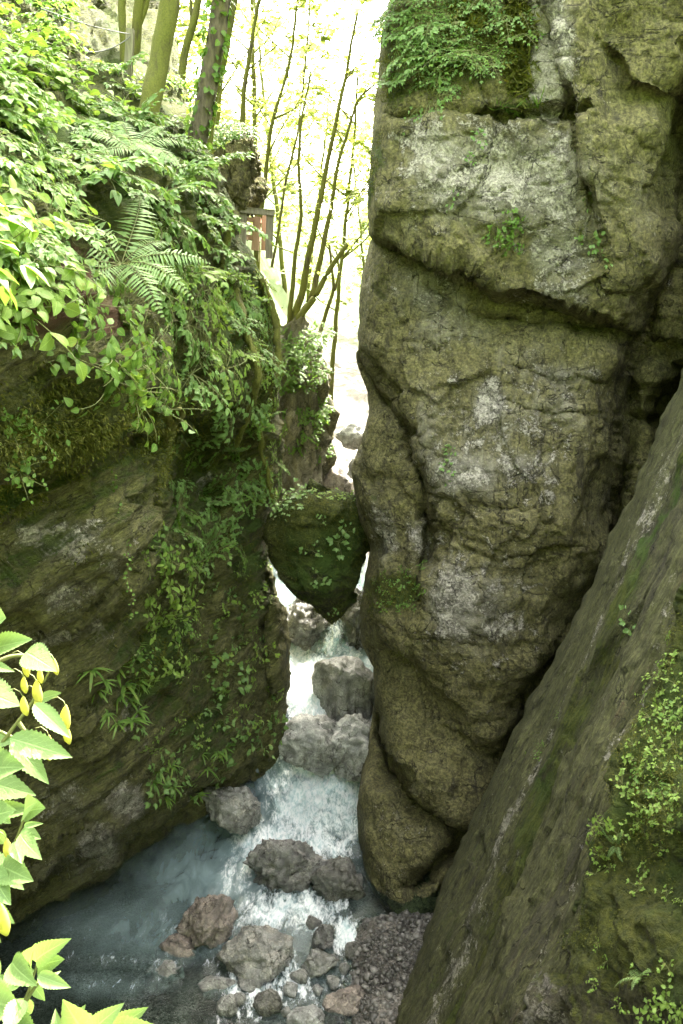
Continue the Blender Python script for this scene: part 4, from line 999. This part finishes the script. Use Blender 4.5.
scatter([(577, 158), (592, 200), (597, 232), (601, 255), (588, 240)], 'block', SM, 'rock_herb', 'green sprig rooted in the long slanting seam of the tall cliff', 'plant', 'sprigs in the slanting seam', (.6, .9), .7, 1.1, 18)
scatter(sample_poly([(375, 570), (425, 565), (420, 610), (385, 612)], 16, 19, 8), 'block', SMD, 'rock_herb', 'low sprig in the round green moss patch beside the wedged boulder', 'plant', 'sprigs in the round moss patch', (.7, .95), .35, .6, 19)
scatter([(447, 470), (452, 452), (460, 480)], 'block', SM, 'rock_herb', 'tiny sprig on the pale lichen patch of the tall cliff', 'plant', 'tiny sprigs on the lichen patch', (.7, .95), .5, .7, 20)
scatter([(478, 140), (470, 160), (455, 205)], 'block', SM, 'rock_herb', 'tiny sprig on the grey face below the high shelf', 'plant', 'tiny sprigs below the high shelf', (.7, .95), .4, .7, 20)
# -- slab and mossy bank
scatter([(630, 620)], 'slab', SM, 'rock_herb', 'lone sprig growing halfway up the slanting slab', 'plant', None, (.6, .8), .8, .9, 21)
scatter(sample_poly([(560, 700), (575, 690), (540, 760), (525, 760)], 5, 22, 9), 'slab', SMD, 'rock_herb', 'tiny dark sprig in the mossy groove of the slab', 'plant', 'tiny sprigs in the slab groove', (.6, .8), .25, .45, 22)
scatter(sample_poly([(645, 690), (683, 620), (683, 800), (655, 820), (600, 860), (585, 830), (625, 770)], 46, 23, 9), 'bank', SML, 'bank_herb', 'small bright herb on the upper part of the mossy bank', 'plant', 'bright herbs on the upper bank', (.6, .9), .5, .85, 23)
scatter(sample_poly([(600, 830), (683, 800), (683, 900), (600, 890)], 12, 24, 14), 'bank', SML, 'bank_herb', 'scattered small herb on the middle of the mossy bank', 'plant', 'scattered herbs on the middle bank', (.6, .9), .4, .65, 24)
scatter([(595, 985), (603, 960), (612, 1005), (600, 945), (640, 975), (660, 965)], 'bank', SML, 'bank_herb', 'scattered small herb low on the dark end of the bank', 'plant', 'scattered herbs low on the bank', (.6, .9), .4, .65, 25)
scatter([(600, 830), (592, 815)], 'bank', H1, 'bank_plant', 'larger lime plant at the outer edge of the mossy bank', 'plant', 'larger lime plants at the edge of the bank', (.6, .8), .30, .36, 26)
scatter([(655, 1000), (668, 1012), (640, 1010)], 'bank', H1, 'bank_plant', 'round-leaved plant at the lowest corner of the bank', 'plant', 'round-leaved plants at the bank corner', (.5, .8), .26, .34, 27)
scatter([(660, 790), (672, 720), (640, 770)], 'bank', H2, 'bank_plant', 'taller oval-leaved plant among the bright bank herbs', 'plant', 'taller plants among the bank herbs', (.6, .8), .34, .42, 28)

# ferns
def fern(loc, rot, scale, seed, n, label, L=.8, group=None):
    o = empty('fern'); rg = random.Random(seed)
    for k in range(n):
        az = 2 * math.pi * (k + rg.uniform(-.3, .3)) / n
        m2 = fern_frond(MB(), np.zeros(3), U3(az, rg.uniform(.0, .3)), L * rg.uniform(.7, 1.1), rg.uniform(.35, .75), seed * 50 + k)
        link('frond', m2.mesh('frond', [LF_FERN, STEM]), o)
    o.location = loc; o.rotation_mode = 'QUATERNION'; o.rotation_quaternion = rot; o.scale = (scale,) * 3
    return tag(o, label, 'fern', group)
P, n = SURF['left'].hit(100, 235); fern(P + n * .3, orient((.25, -.9, .3), .5, .3), 1.05, 3, 9, 'large pale green fern with arching fronds on the bank top', .75)
P, n = SURF['left'].hit(122, 195); fern(P + n * .42, orient((.3, -.9, .3), .4, 1.3), .9, 4, 7, 'fern with narrower crown just behind the large pale fern', .65)
P, n = SURF['bank'].hit(645, 985); fern(P + n * .03, orient(n, .7, 1.0), .30, 6, 6, 'little fern low on the mossy bank', .7)
P, n = SURF['bank'].hit(618, 845); fern(P + n * .03, orient(n, .75, 2.0), .24, 7, 4, 'tiny fern beside the lime plants of the bank', .7)

# plants on the chockstone
def on_wedge(px, py):
    q = WEDGE.reshape(-1, 3); qx, qy = project(q); fr = q[:, 1] < 13.5
    i = np.where(fr, (qx - px) ** 2 + (qy - py) ** 2, 1e9).argmin(); return q[i]
for px, py, s in [(312, 551, .62), (321, 577, .62), (338, 541, .72), (346, 531, .55), (331, 610, .35), (324, 520, .35)]:
    p = on_wedge(px, py); place(SM[int(px) % 3], 'rock_herb', p, orient((0, -1, 0), .75, px), s * 1.7, 'leafy sprig growing on the front of the wedged boulder', 'plant', 'sprigs on the front of the wedged boulder')
for k, (px, py) in enumerate([(283, 508), (292, 503), (300, 500), (308, 500), (316, 499), (286, 515), (296, 508), (327, 500), (340, 503), (352, 505), (278, 520), (334, 501), (322, 502)]):
    p = on_wedge(px, py) + np.array([0, .15, .03]); pr = SML if px > 315 else SM
    place(pr[k % 3], 'rock_herb', p, orient((0, -1, 0), .35, k), random.Random(k).uniform(.7, 1.25), 'bright herb carpeting the top of the wedged boulder', 'plant', 'herbs on top of the wedged boulder')

def resample(pts, n):
    pts = np.array(pts, float); d = np.r_[0, np.cumsum(np.linalg.norm(np.diff(pts, axis=0), axis=1))]
    t = np.linspace(0, d[-1], n)
    out = np.stack([np.interp(t, d, pts[:, k]) for k in range(3)], -1)
    for _ in range(3): out[1:-1] = (out[:-2] + 2 * out[1:-1] + out[2:]) / 4
    return out

# the same growth going on along the bank beyond the plants one can tell apart
def undergrowth():
    rg = random.Random(77); V, F, A, off = [], [], [], 0
    src = [herb_compound(41, 7, .5, .10), herb_heart(42, 6, .45, .11)]
    for px, py in sample_poly([(-380, -60), (-150, -60), (-130, 280), (-380, 330)], 50, 78, 24):
        P, n = SURF['left'].hit(px, py); mb = src[rg.randrange(2)]
        m = np.array(orient(n, rg.uniform(.2, .5), rg.uniform(0, 6.28)).to_matrix()); sc = rg.uniform(.9, 1.5)
        f = np.array([q for q, i in zip(mb.f, mb.m) if i == 0]); u, inv = np.unique(f, return_inverse=True)
        V.append(np.array(mb.v)[u] @ m.T * sc + P); F.append(inv.reshape(f.shape) + off); off += len(u)
    tag(link('undergrowth', mesh_np('undergrowth', np.concatenate(V), np.concatenate(F), [LF_MID])), 'leafy undergrowth along the bank top', 'undergrowth', kind='stuff')
undergrowth()

# mossy roots hanging down the edge
ROOTS = []
def mossy_root(pts, r, label):
    P = []
    for x, y in pts:
        p, n = SURF['left'].hit(x, y); P.append(p + n * (r + .07))
    q = resample(P, 50); q = q + np.stack([perlin(q * 3 + k * 9) for k in range(3)], -1) * .04
    mb = MB(); mb.tube(q, [r * (1.1 - .5 * i / 49) for i in range(50)], 10, 0)
    V = np.array(mb.v); V = V + fbm(V, 9, 4)[:, None] * r * .5
    ROOTS.append((q, r)); o = link('mossy_root', mesh_np('mossy_root', V, mb.f, [BARK_M], {'moss': np.ones(len(V))})); tag(o, label, 'root')
mossy_root([(226, 215), (236, 260), (242, 310), (240, 370), (234, 440)], .06, 'long moss-covered root curving down the rock edge below the outcrop')
mossy_root([(258, 275), (268, 310), (270, 370), (262, 420), (266, 500)], .05, 'moss-covered root at the outermost rock edge above the wedged boulder')
mossy_root([(168, 425), (166, 455), (162, 490), (158, 525)], .07, 'short furry green root beside the hanging creeper')

# moss fuzz
def moss():
    rg = np.random.default_rng(9); V, F = [], []; off = 0
    def blades(P, n, cnt, L):
        nonlocal off
        for _ in range(cnt):
            o = P + rg.normal(size=3) * .03; d = n * rg.uniform(.2, 1) + rg.normal(size=3) * .5 + np.array([0, 0, -.35]); d /= np.linalg.norm(d)
            s = np.cross(d, rg.normal(size=3)); s /= np.linalg.norm(s) + 1e-9
            l = L * rg.uniform(.4, 1.3); w = l * .16
            V.extend([o - s * w, o + s * w, o + d * l]); F.append((off, off + 1, off + 2)); off += 3
    def area(key, blob, cnt, L, per=7):
        s = SURF[key]; m = blobs(s.px, s.py, blob)
        nz = np.stack([s.px / 22, s.py / 22, 0 * s.px], -1); m = m + perlin(nz) * .5
        wgt = np.clip(m - .45, 0, 1).ravel(); pr = wgt / wgt.sum()
        for i in rg.choice(len(pr), cnt, p=pr): blades(s.P.reshape(-1, 3)[i], s.N.reshape(-1, 3)[i], per, L)
    area('left', [b for b in L_MOSS if b[1] > 250] + [(60, 440, 100, 30, 1.4), (160, 450, 14, 60, 1.6)], 3800, .04)
    area('block', B_MOSS, 1800, .035)
    area('bank', [(640, 760, 80, 100, .9), (600, 930, 70, 40, .6), (670, 640, 40, 80, .8), (640, 840, 60, 60, .8)], 1600, .02)
    area('block', [(516, 45, 16, 50, 1.6), (470, 10, 20, 30, 1.2)], 700, .13, 5)
    for q, r in ROOTS:
        for i in range(1, 49):
            for _ in range(9):
                d = rg.normal(size=3); d /= np.linalg.norm(d); blades(q[i] + d * r * .9, d, 4, .035)
    q = WEDGE.reshape(-1, 3); ok = q[(q[:, 1] < 13.6)]
    for i in rg.choice(len(ok), 2200):
        if rg.random() < smooth(ok[i, 2], 4.2, 5.4) + .25: blades(ok[i], np.array([0, -.8, .3]), 6, .03)
    o = link('moss', mesh_np('moss', np.array(V), np.array(F), [MOSS]))
    tag(o, 'short fuzzy moss on the damp rock faces', 'moss', kind='stuff')
moss()

# ------------------------------------------------------------------ trees
def trunk_mesh(paths, mat, name, nseg=14):
    """paths: [(points, r0, r1)] -> tapered limbs as one woody mesh"""
    mb = MB()
    for pts, r0, r1 in paths:
        n = max(10, int(6 * sum(np.linalg.norm(np.diff(np.array(pts), axis=0), axis=1)) / .6)); n = min(n, 60)
        q = resample(pts, n); q = q + np.stack([perlin(q * 1.1 + k * 9) for k in range(3)], -1) * r0 * .5
        mb.tube(q, [r0 + (r1 - r0) * (i / (n - 1)) ** .8 for i in range(n)], nseg, 0)
    V = np.array(mb.v); V = V + fbm(V, 5, 3)[:, None] * .012
    return mesh_np(name, V, mb.f, [mat])

def crown_mesh(centres, n, rad, lf, seed, mat=LF_TREE, squash=.6):
    rg = np.random.default_rng(seed); mb = MB(); C = np.array(centres)
    cl = []
    for c in C:
        for _ in range(max(1, n // (len(C) * 26))): cl.append(c + rg.normal(size=3) * rad * np.array([1, 1, squash]))
    per = max(1, n // len(cl))
    V, F = [], []; off = 0
    for c in cl:
        r = rg.uniform(.12, .4)
        for _ in range(per):
            p = c + rg.normal(size=3) * r * np.array([1, 1, .35]); a = rg.uniform(0, 6.28)
            d = np.array([math.cos(a), math.sin(a), rg.uniform(-.6, .2)]); s = np.cross(d, [rg.normal() * .3, rg.normal() * .3, 1]); s /= np.linalg.norm(s)
            l = lf * rg.uniform(.6, 1.3)
            V.extend([p, p + d * l * .5 + s * l * .33, p + d * l, p + d * l * .5 - s * l * .33]); F.append((off, off + 1, off + 2, off + 3)); off += 4
    return mesh_np('crown', np.array(V), np.array(F), [mat], smooth_=False)

def tree(label, trunks, mat, crown=None, name='tree', ivy=None, limbs=None, group=None):
    t = empty(name, trunks[0][0][0]); o = Vector(trunks[0][0][0])
    def child(nm, me):
        c = link(nm, me, t); c.location = -o; return c
    for tr in trunks: child('trunk', trunk_mesh([tr], mat, 'trunk'))
    if limbs: child('limbs', trunk_mesh(limbs, mat, 'limbs', 6))
    if crown: child('crown', crown_mesh(*crown))
    if ivy:
        rg = random.Random(3); mb = MB(); q = resample(trunks[0][0], 60); r = trunks[0][1]
        for k in range(ivy):
            i = rg.randrange(58); p = q[i] + (q[i + 1] - q[i]) * rg.random(); a = rg.uniform(0, 6.28); d = U3(a, rg.uniform(-.5, .3))
            s = rg.uniform(.05, .10); mb.leaf(p + d * r * rg.uniform(.9, 1.25), U3(a + rg.uniform(-1.2, 1.2), rg.uniform(-1.2, 0)), d, s, s * .85, 'heart', 4, .2, .2)
        child('ivy', mb.mesh('ivy', [LF_MID]))
    return tag(t, label, 'tree', group)

def path(pts, Y, dy=0.0):
    n = len(pts); return [at(x, y, Y + dy * i / max(1, n - 1)) for i, (x, y) in enumerate(pts)]

def up(p, *steps):
    out = [p]
    for s in steps: out.append(out[-1] + np.array(s))
    return out[1:]

p1 = path([(146, 158), (150, 110), (158, 55), (170, 0), (176, -40)], 11.3); p1 += up(p1[-1], (.3, .1, 1.5), (.3, 0, 2), (.1, .2, 2))
p2 = path([(196, 142), (206, 85), (215, 40), (221, -10), (224, -40)], 12.2); p2 += up(p2[-1], (.1, .1, 1.5), (.2, 0, 2), (.2, .2, 2))
p3 = path([(204, 146), (212, 100), (222, 55), (230, 10), (234, -40)], 12.5); p3 += up(p3[-1], (.2, .3, 1.2), (.3, 0, 2))
p4 = path([(124, 80), (123, 40), (123, -5), (122, -40)], 14); p4 += up(p4[-1], (0, .1, 1.5), (.2, 0, 2))
p5 = path([(134, 72), (136, 40), (140, 10), (146, -40)], 14.6); p5 += up(p5[-1], (.2, .1, 1.5), (.2, 0, 2))
p6 = path([(180, 90), (184, 50), (196, 10), (205, -40)], 16); p6 += up(p6[-1], (.3, .1, 1.5), (.3, 0, 2))
tree('mossy leaning tree trunk beside the fern, thickest on the bank', [(p1, .125, .085)], BARK_M, ([p1[-1], p1[-2] + [1, 0, .5], p1[-2] - [1.2, 0, .3]], 900, .9, .14, 1))
tree('tree trunk wrapped in dark ivy leaves at the edge of the bank', [(p2, .128, .085)], BARK_I, ([p2[-1], p2[-2] + [1, 0, .5]], 700, .9, .14, 2), ivy=900)
tree('slim mossy trunk leaning out behind the ivy trunk', [(p3, .085, .05)], BARK_M, ([p3[-1], p3[-2] + [1, 0, .5]], 500, .9, .14, 3))
tree('thin straight trunk beside the wooden fence post', [(p4, .065, .045)], BARK_M, ([p4[-1]], 300, .9, .14, 4))
tree('dark forked trunk behind the wooden fence post', [(p5, .085, .05), (path([(137, 30), (146, 12), (152, -20)], 14.6), .045, .03)], BARK_M, ([p5[-1]], 300, .9, .14, 5))
tree('slender dark trunk between the mossy and the ivy trunks', [(p6, .07, .045), (path([(185, 52), (192, 20), (188, -30)], 16), .035, .02)], BARK, ([p6[-1]], 300, .9, .14, 6))

def twigs(p, Y, seed, n=7, r=.02, l=1.6):
    rg = random.Random(seed); out = []; q = resample(p, 40)
    for k in range(n):
        i = rg.randrange(12, 36); b = q[i]; sg = rg.choice((-1, 1)); d = np.array([sg * rg.uniform(.4, .9), rg.uniform(-.4, .6), rg.uniform(.5, 1.1)])
        L = l * rg.uniform(.5, 1.2); out.append(([b, b + d * L * .5, b + d * L + np.array([0, 0, .15 * L])], r * rg.uniform(.5, 1), r * .25))
    return out
def ends(tw): return [t[0][-1] for t in tw]

q1 = path([(241, 145), (245, 90), (252, 40), (262, -10)], 18); w1 = twigs(q1, 18, 1)
q2 = path([(256, 262), (261, 207), (272, 123), (286, 80), (293, 40), (300, -20)], 19); w2 = twigs(q2, 19, 2) + [(path([(275, 118), (290, 112), (300, 105)], 19), .03, .01), (path([(266, 160), (280, 130), (300, 100)], 19), .025, .01)]
q3 = path([(272, 268), (278, 230), (287, 175), (298, 130), (306, 60), (310, 0)], 24); w3 = twigs(q3, 24, 3)
tree('slim tree rising from the stacked outcrop', [(q1, .06, .03)], BARK, (ends(w1) + [q1[-1]], 420, .5, .12, 11), limbs=w1)
tree('slender tree behind the wooden railing with thin side branches', [(q2, .055, .022)], BARK, (ends(w2) + [q2[-1]], 400, .6, .12, 12), limbs=w2)
tree('thinnest pale trunk between the railing and the pillar tree', [(q3, .04, .02)], BARK, (ends(w3) + [q3[-1]], 380, .6, .12, 13), limbs=w3)
r0 = path([(287, 332), (293, 318)], 21.5)
ra = path([(289, 330), (291, 300), (295, 258), (302, 214), (298, 165), (302, 120), (310, 70)], 21.3)
rb = path([(290, 332), (300, 298), (309, 260), (321, 197), (332, 140), (344, 88), (353, 42), (358, 10)], 21.4)
rc = path([(294, 328), (310, 300), (321, 260), (330, 211), (340, 155), (349, 130), (358, 98), (374, 84)], 21.6)
rd = path([(292, 328), (312, 300), (330, 270), (347, 244)], 21.2)
wr = twigs(ra, 21, 4, 5, .02, 1.2) + twigs(rb, 21, 5, 5, .02, 1.4) + twigs(rc, 21, 6, 6, .02, 1.3) + [(path([(270, 244), (285, 250), (300, 256)], 21.35), .02, .015)]
tree('mossy tree with several stems splaying from the pillar top', [(rb, .10, .025), (rc, .09, .022), (ra, .065, .022), (rd, .085, .05)], BARK_M, (ends(wr) + [rb[-1], rc[-1]], 300, .5, .12, 14), limbs=wr)
re = path([(318, 338), (328, 308), (335, 290), (331, 262), (330, 245)], 22.5)
tree('short crooked stem at the sunlit side of the pillar', [(re, .06, .03), (path([(335, 291), (340, 270), (336, 250)], 22.5), .035, .02)], BARK_M)
# plants on pillar, outcrop
rg = random.Random(31)
for k in range(44):
    px, py = rg.uniform(276, 322), rg.uniform(328, 450); place(A2[k % 2], 'pillar_herb', at(px, py, 20.9 - .2 * math.sin(k)), orient((0, -1, 0), .5, k), rg.uniform(.6, 1.0), 'sunlit herb tumbling over the front of the rock pillar', 'plant', 'herbs on the rock pillar')
for k in range(10):
    px, py = rg.uniform(208, 256), rg.uniform(126, 150); place(A2[k % 2], 'outcrop_herb', at(px, py, 15.5), orient((0, -1, 0), .4, k), rg.uniform(.5, .85), 'dry leafy herb on top of the stacked outcrop', 'plant', 'herbs on the stacked outcrop')

# far trees on the sunlit slopes
rg = random.Random(17)
def far_tree(x, y, h, seed, n, label, group):
    z = 5 + 5 * float(smooth(np.array(y), 48, 95)) * .9 - 1
    rr = random.Random(seed); b = np.array([x, y, z]); lean = rr.uniform(-.08, .12)
    tp = [b, b + [lean * h * .4, 0, h * .4], b + [lean * h, .2, h * .8], b + [lean * h * 1.2, .2, h]]
    tw = twigs(tp, y, seed, 9, .05, h * .22)
    tree(label, [(tp, h * .009, h * .003)], BARK, (ends(tw) + [tp[-1], tp[-2]], n, h * .10, .30, seed), limbs=tw, group=group)
for i in range(18):
    far_tree(rg.uniform(-13, 6), rg.uniform(28, 60), rg.uniform(11, 20), 200 + i, 1900, 'pale sunlit tree on the bright slope beyond the gorge', 'trees on the bright slope')
def far_wood():
    rg = np.random.default_rng(3); V, F = [], []; off = 0
    for k in range(520):
        c = np.array([rg.uniform(-40, 34), rg.uniform(46, 100), 0.]); c[2] = 5 + 5 * smooth(c[1], 48, 95) + rg.uniform(0, 1) ** 1.5 * 13
        if rg.random() < .3: continue
        for j in range(60):
            p = c + rg.normal(size=3) * np.array([1.5, 1.5, .9]); a = rg.uniform(0, 6.28); l = rg.uniform(.25, .6)
            d = np.array([math.cos(a), math.sin(a), rg.uniform(-.6, .3)]); s = np.cross(d, [rg.normal() * .4, rg.normal() * .4, 1]); s /= np.linalg.norm(s)
            V.extend([p, p + d * l * .5 + s * l * .36, p + d * l, p + d * l * .5 - s * l * .36]); F.append((off, off + 1, off + 2, off + 3)); off += 4
    o = link('woodland', mesh_np('woodland', np.array(V), np.array(F), [LF_TREE], smooth_=False))
    tag(o, 'hazy sunlit woodland beyond the gorge', 'woodland', kind='stuff')
far_wood()

# ------------------------------------------------------------------ wooden railing and fence
def bar(a, b, w, d, name, mat, parent, org):
    a, b = np.array(a) - org, np.array(b) - org; t = b - a; L = np.linalg.norm(t); t = t / L
    ref = np.array([0, 1.0, 0]) if abs(t[1]) < .9 else np.array([1.0, 0, 0])
    s = np.cross(t, ref); s /= np.linalg.norm(s); q = np.cross(s, t)
    import bmesh
    bm = bmesh.new(); bmesh.ops.create_cube(bm, size=1)
    for v in bm.verts:
        x, y, z = v.co; p = a + t * (z + .5) * L + s * x * w + q * y * d; v.co = p
    bmesh.ops.bevel(bm, geom=bm.edges[:], offset=min(w, d) * .14, segments=2, affect='EDGES')
    me = bpy.data.meshes.new(name); bm.to_mesh(me); bm.free(); me.materials.append(mat); return link(name, me, parent)

def railing():
    Y = 15.0; org = at(256, 250, Y); r = empty('wooden_railing', org)
    P = lambda x, y, dy=0: at(x, y, Y + dy)
    bar(P(243.5, 211), P(242, 252), .09, .08, 'post', WOOD_G, r, org)
    bar(P(270.5, 212), P(269, 258), .085, .08, 'post', WOOD_G, r, org)
    bar(P(266, 213, .9), P(264, 250, .9), .06, .06, 'post', WOOD_G, r, org)
    bar(P(237, 209.5), P(274, 213), .07, .13, 'top_rail', WOOD_G, r, org)
    bar(P(245, 219, .08), P(262, 221, .7), .07, .03, 'board', WOOD_O, r, org)
    bar(P(245, 228, .08), P(260, 230, .7), .10, .03, 'board', WOOD_O, r, org)
    bar(P(245, 237, .08), P(260, 239, .7), .08, .03, 'board', WOOD_O, r, org)
    bar(P(257, 217, .4), P(255, 250, .4), .11, .04, 'board', WOOD_O, r, org)
    bar(P(264, 216, .6), P(263, 250, .6), .05, .04, 'board', WOOD_O, r, org)
    bar(P(222, 205, .5), P(243, 212, .05), .03, .03, 'side_rail', WOOD_G, r, org)
    tag(r, 'weathered wooden railing with orange boards above the gorge edge', 'railing')
railing()
def fence():
    Y = 12.6; org = at(130, 78, Y); r = empty('cable_fence', org)
    bar(at(130.5, 30, Y), at(128, 80, Y), .075, .075, 'post', WOOD_G, r, org)
    for a, b, sag in ((at(40, 8, Y - 2.5), at(130, 34, Y - .06), .03), (at(88, 52, Y - .5), at(130, 37, Y - .06), .05)):
        pts = [a + (b - a) * t - np.array([0, 0, sag * 4 * t * (1 - t)]) - org for t in np.linspace(0, 1, 10)]
        mb = MB(); mb.tube(pts, .007, 6, 0); link('cable', mb.mesh('cable', [STEEL]), r)
    tag(r, 'grey fence post holding two dark cables up on the bank', 'fence')
fence()

# ------------------------------------------------------------------ the pale balsam right in front of the camera
def near_leaf(mb, tip_from, tip_to, Y, W, tw=0.0, n=28, bend=.12):
    a = at(*tip_from, Y); b = at(*tip_to, Y - .05 + tw)
    d = b - a; L = np.linalg.norm(d) * .8; upv = np.array([0, -.72, .7]) + np.array([random.uniform(-.2, .2), 0, 0])
    mb.leaf(a, d, upv, L, W * L * .85, 'ovate', n, random.uniform(.05, .32), random.uniform(.15, .5), 0, .14)

def balsam(label, stems, leaves, pods, Y):
    org = at(*stems[0][0], Y); o = empty('balsam_plant', org)
    m1 = MB()
    for pts in stems:
        m1.tube(resample([at(x, y, Y) for x, y in pts], 14) - org, [.006 - .0003 * i for i in range(14)], 8, 0)
    link('stem', m1.mesh('stem', [STEM]), o)
    mb = MB()
    for (a, b, w) in leaves: near_leaf(mb, a, b, Y + random.uniform(-.12, .12), w, random.uniform(-.08, .08))
    mb.v = [v - org for v in mb.v]; link('foliage', mb.mesh('foliage', [LF_NEAR]), o)
    for (x, y, l) in pods:
        rg = random.Random(int(x * 7 + y)); s = mpp(y, Y) * l; V, F = ico(3)
        q = V * np.array([.20, .18, .55]) * s; tz = V[:, 2]; q[:, :2] *= (1 - .45 * np.abs(tz) ** 3)[:, None] * (1 - .2 * tz)[:, None]
        q[:, 0] += .06 * s * tz ** 2
        p = link('pod', mesh_np('pod', q, F, [LF_POD]), o); p.location = at(x, y, Y - .04) - org; p.rotation_euler = (rg.uniform(-.2, .2), rg.uniform(-.3, .3), rg.uniform(0, 6))
        m3 = MB(); e = at(x, y - l * .45, Y - .04) - org; m3.tube([e, e + np.array([-.004, 0, .012]), e + np.array([-.02, .01, .016]), e + np.array([-.035, .02, .006])], .0011, 4, 0)
        link('stalk', m3.mesh('stalk', [STEM]), p).location = -(at(x, y, Y - .04) - org)
        p.rotation_euler = (0, rg.uniform(-.12, .12), 0)
    return tag(o, label, 'plant')

balsam('pale jagged-leaved plant with yellow hanging pods rising against the dark rock',
       [[(-30, 790), (0, 745), (18, 722), (38, 695), (50, 670)], [(-20, 672), (10, 655), (26, 655), (40, 657), (54, 668)], [(18, 722), (30, 738), (30, 745)], [(-25, 720), (8, 735), (20, 740)]],
       [((-12, 650), (38, 634), .42), ((-14, 634), (6, 612), .8), ((26, 652), (50, 664), .62), ((-16, 664), (18, 670), .45), ((-22, 690), (24, 704), .62), ((34, 704), (78, 744), .42), ((38, 700), (64, 690), .34), ((10, 738), (86, 760), .52), ((12, 740), (54, 790), .5),
        ((-20, 742), (16, 738), .6), ((-22, 780), (34, 792), .55), ((-14, 770), (12, 760), .7), ((-10, 812), (36, 806), .4), ((-20, 800), (20, 830), .6)],
       [(37, 692, 24), (38, 704, 20), (65, 718, 26), (48, 748, 26), (40, 676, 15), (55, 667, 16), (24, 685, 17), (67, 735, 19), (26, 668, 18), (24, 706, 20)], 1.75)
balsam('pale leafy shoot hanging beside the overhang, below the podded plant',
       [[(-30, 960), (-10, 900), (6, 860), (22, 830), (26, 810)], [(6, 860), (0, 880), (-8, 920)], [(22, 832), (30, 836)]],
       [((24, 826), (42, 822), .4), ((22, 830), (44, 840), .45), ((20, 834), (34, 858), .5), ((14, 842), (24, 868), .6), ((-8, 830), (12, 850), .7), ((-14, 856), (26, 892), .62), ((-10, 870), (10, 910), .8), ((2, 866), (30, 880), .55), ((-20, 900), (22, 930), .6), ((-24, 930), (10, 948), .7), ((-16, 820), (10, 806), .8), ((26, 812), (40, 805), .5), ((24, 812), (28, 798), .5)],
       [(8, 850, 24), (2, 920, 34)], 1.65)
balsam('low pale bush of jagged leaves in the bottom corner',
       [[(-20, 1080), (10, 1030), (30, 990), (38, 960)], [(20, 1010), (36, 985), (52, 972)], [(60, 1090), (90, 1050), (110, 1025)]],
       [((36, 962), (32, 942), .5), ((36, 960), (50, 944), .4), ((38, 966), (58, 958), .42), ((34, 970), (12, 955), .5), ((38, 975), (74, 990), .52), ((30, 980), (48, 1008), .6), ((20, 985), (-6, 975), .6), ((14, 1000), (40, 1024), .7), ((4, 1000), (-20, 1020), .7), ((24, 1000), (-2, 1040), .8), ((40, 985), (64, 968), .4),
        ((10, 1020), (44, 1050), .8), ((70, 1036), (84, 1002), .6), ((92, 1030), (122, 1004), .55), ((90, 1040), (60, 1002), .6), ((112, 1032), (138, 1010), .5), ((112, 1034), (152, 1030), .5), ((0, 960), (-20, 985), .8), ((12, 962), (26, 985), .7), ((60, 1040), (52, 1006), .6), ((-10, 1000), (22, 1010), .8)],
       [], 1.6)

# ------------------------------------------------------------------ light
SUN_EL, SUN_AZ = R(52), R(34)          # azimuth measured from +Y, positive towards +X
w = bpy.data.worlds.new("World"); scene.world = w; w.use_nodes = True
nt = w.node_tree; nt.nodes.clear(); k = N(nt)
sky = k.n('ShaderNodeTexSky'); sky.sky_type = 'NISHITA'; sky.sun_disc = False
sky.sun_elevation = SUN_EL; sky.sun_rotation = SUN_AZ; sky.dust_density = 4.0; sky.air_density = 1.0; sky.ozone_density = 1.0
hs = k.n('ShaderNodeHueSaturation'); hs.inputs['Saturation'].default_value = .35; k.put(hs.inputs['Color'], sky.outputs[0])
bg = k.n('ShaderNodeBackground'); bg.inputs[1].default_value = .14
k.put(bg.inputs[0], k.mix(1.0, hs.outputs[0], (1.0, .94, .83), 'MULTIPLY'))
k.put(k.n('ShaderNodeOutputWorld').inputs[0], bg.outputs[0])
sl = bpy.data.lights.new('sun', 'SUN'); sl.energy = 2.4; sl.angle = R(.5); sl.color = (1.0, .95, .84)
so = bpy.data.objects.new('sun', sl); COL.objects.link(so)
sd = Vector((math.sin(SUN_AZ) * math.cos(SUN_EL), math.cos(SUN_AZ) * math.cos(SUN_EL), math.sin(SUN_EL)))
so.rotation_mode = 'QUATERNION'; so.rotation_quaternion = sd.to_track_quat('Z', 'Y'); so.location = sd * 50

scene.render.engine = 'CYCLES'
scene.cycles.use_denoising = True
scene.cycles.max_bounces = 6; scene.cycles.diffuse_bounces = 3; scene.cycles.transparent_max_bounces = 8; scene.cycles.caustics_reflective = False; scene.cycles.caustics_refractive = False
scene.cycles.sample_clamp_indirect = 6
vs = scene.view_settings
vs.view_transform = 'Standard'; vs.look = 'None'; vs.exposure = 4.35; vs.gamma = 1.0
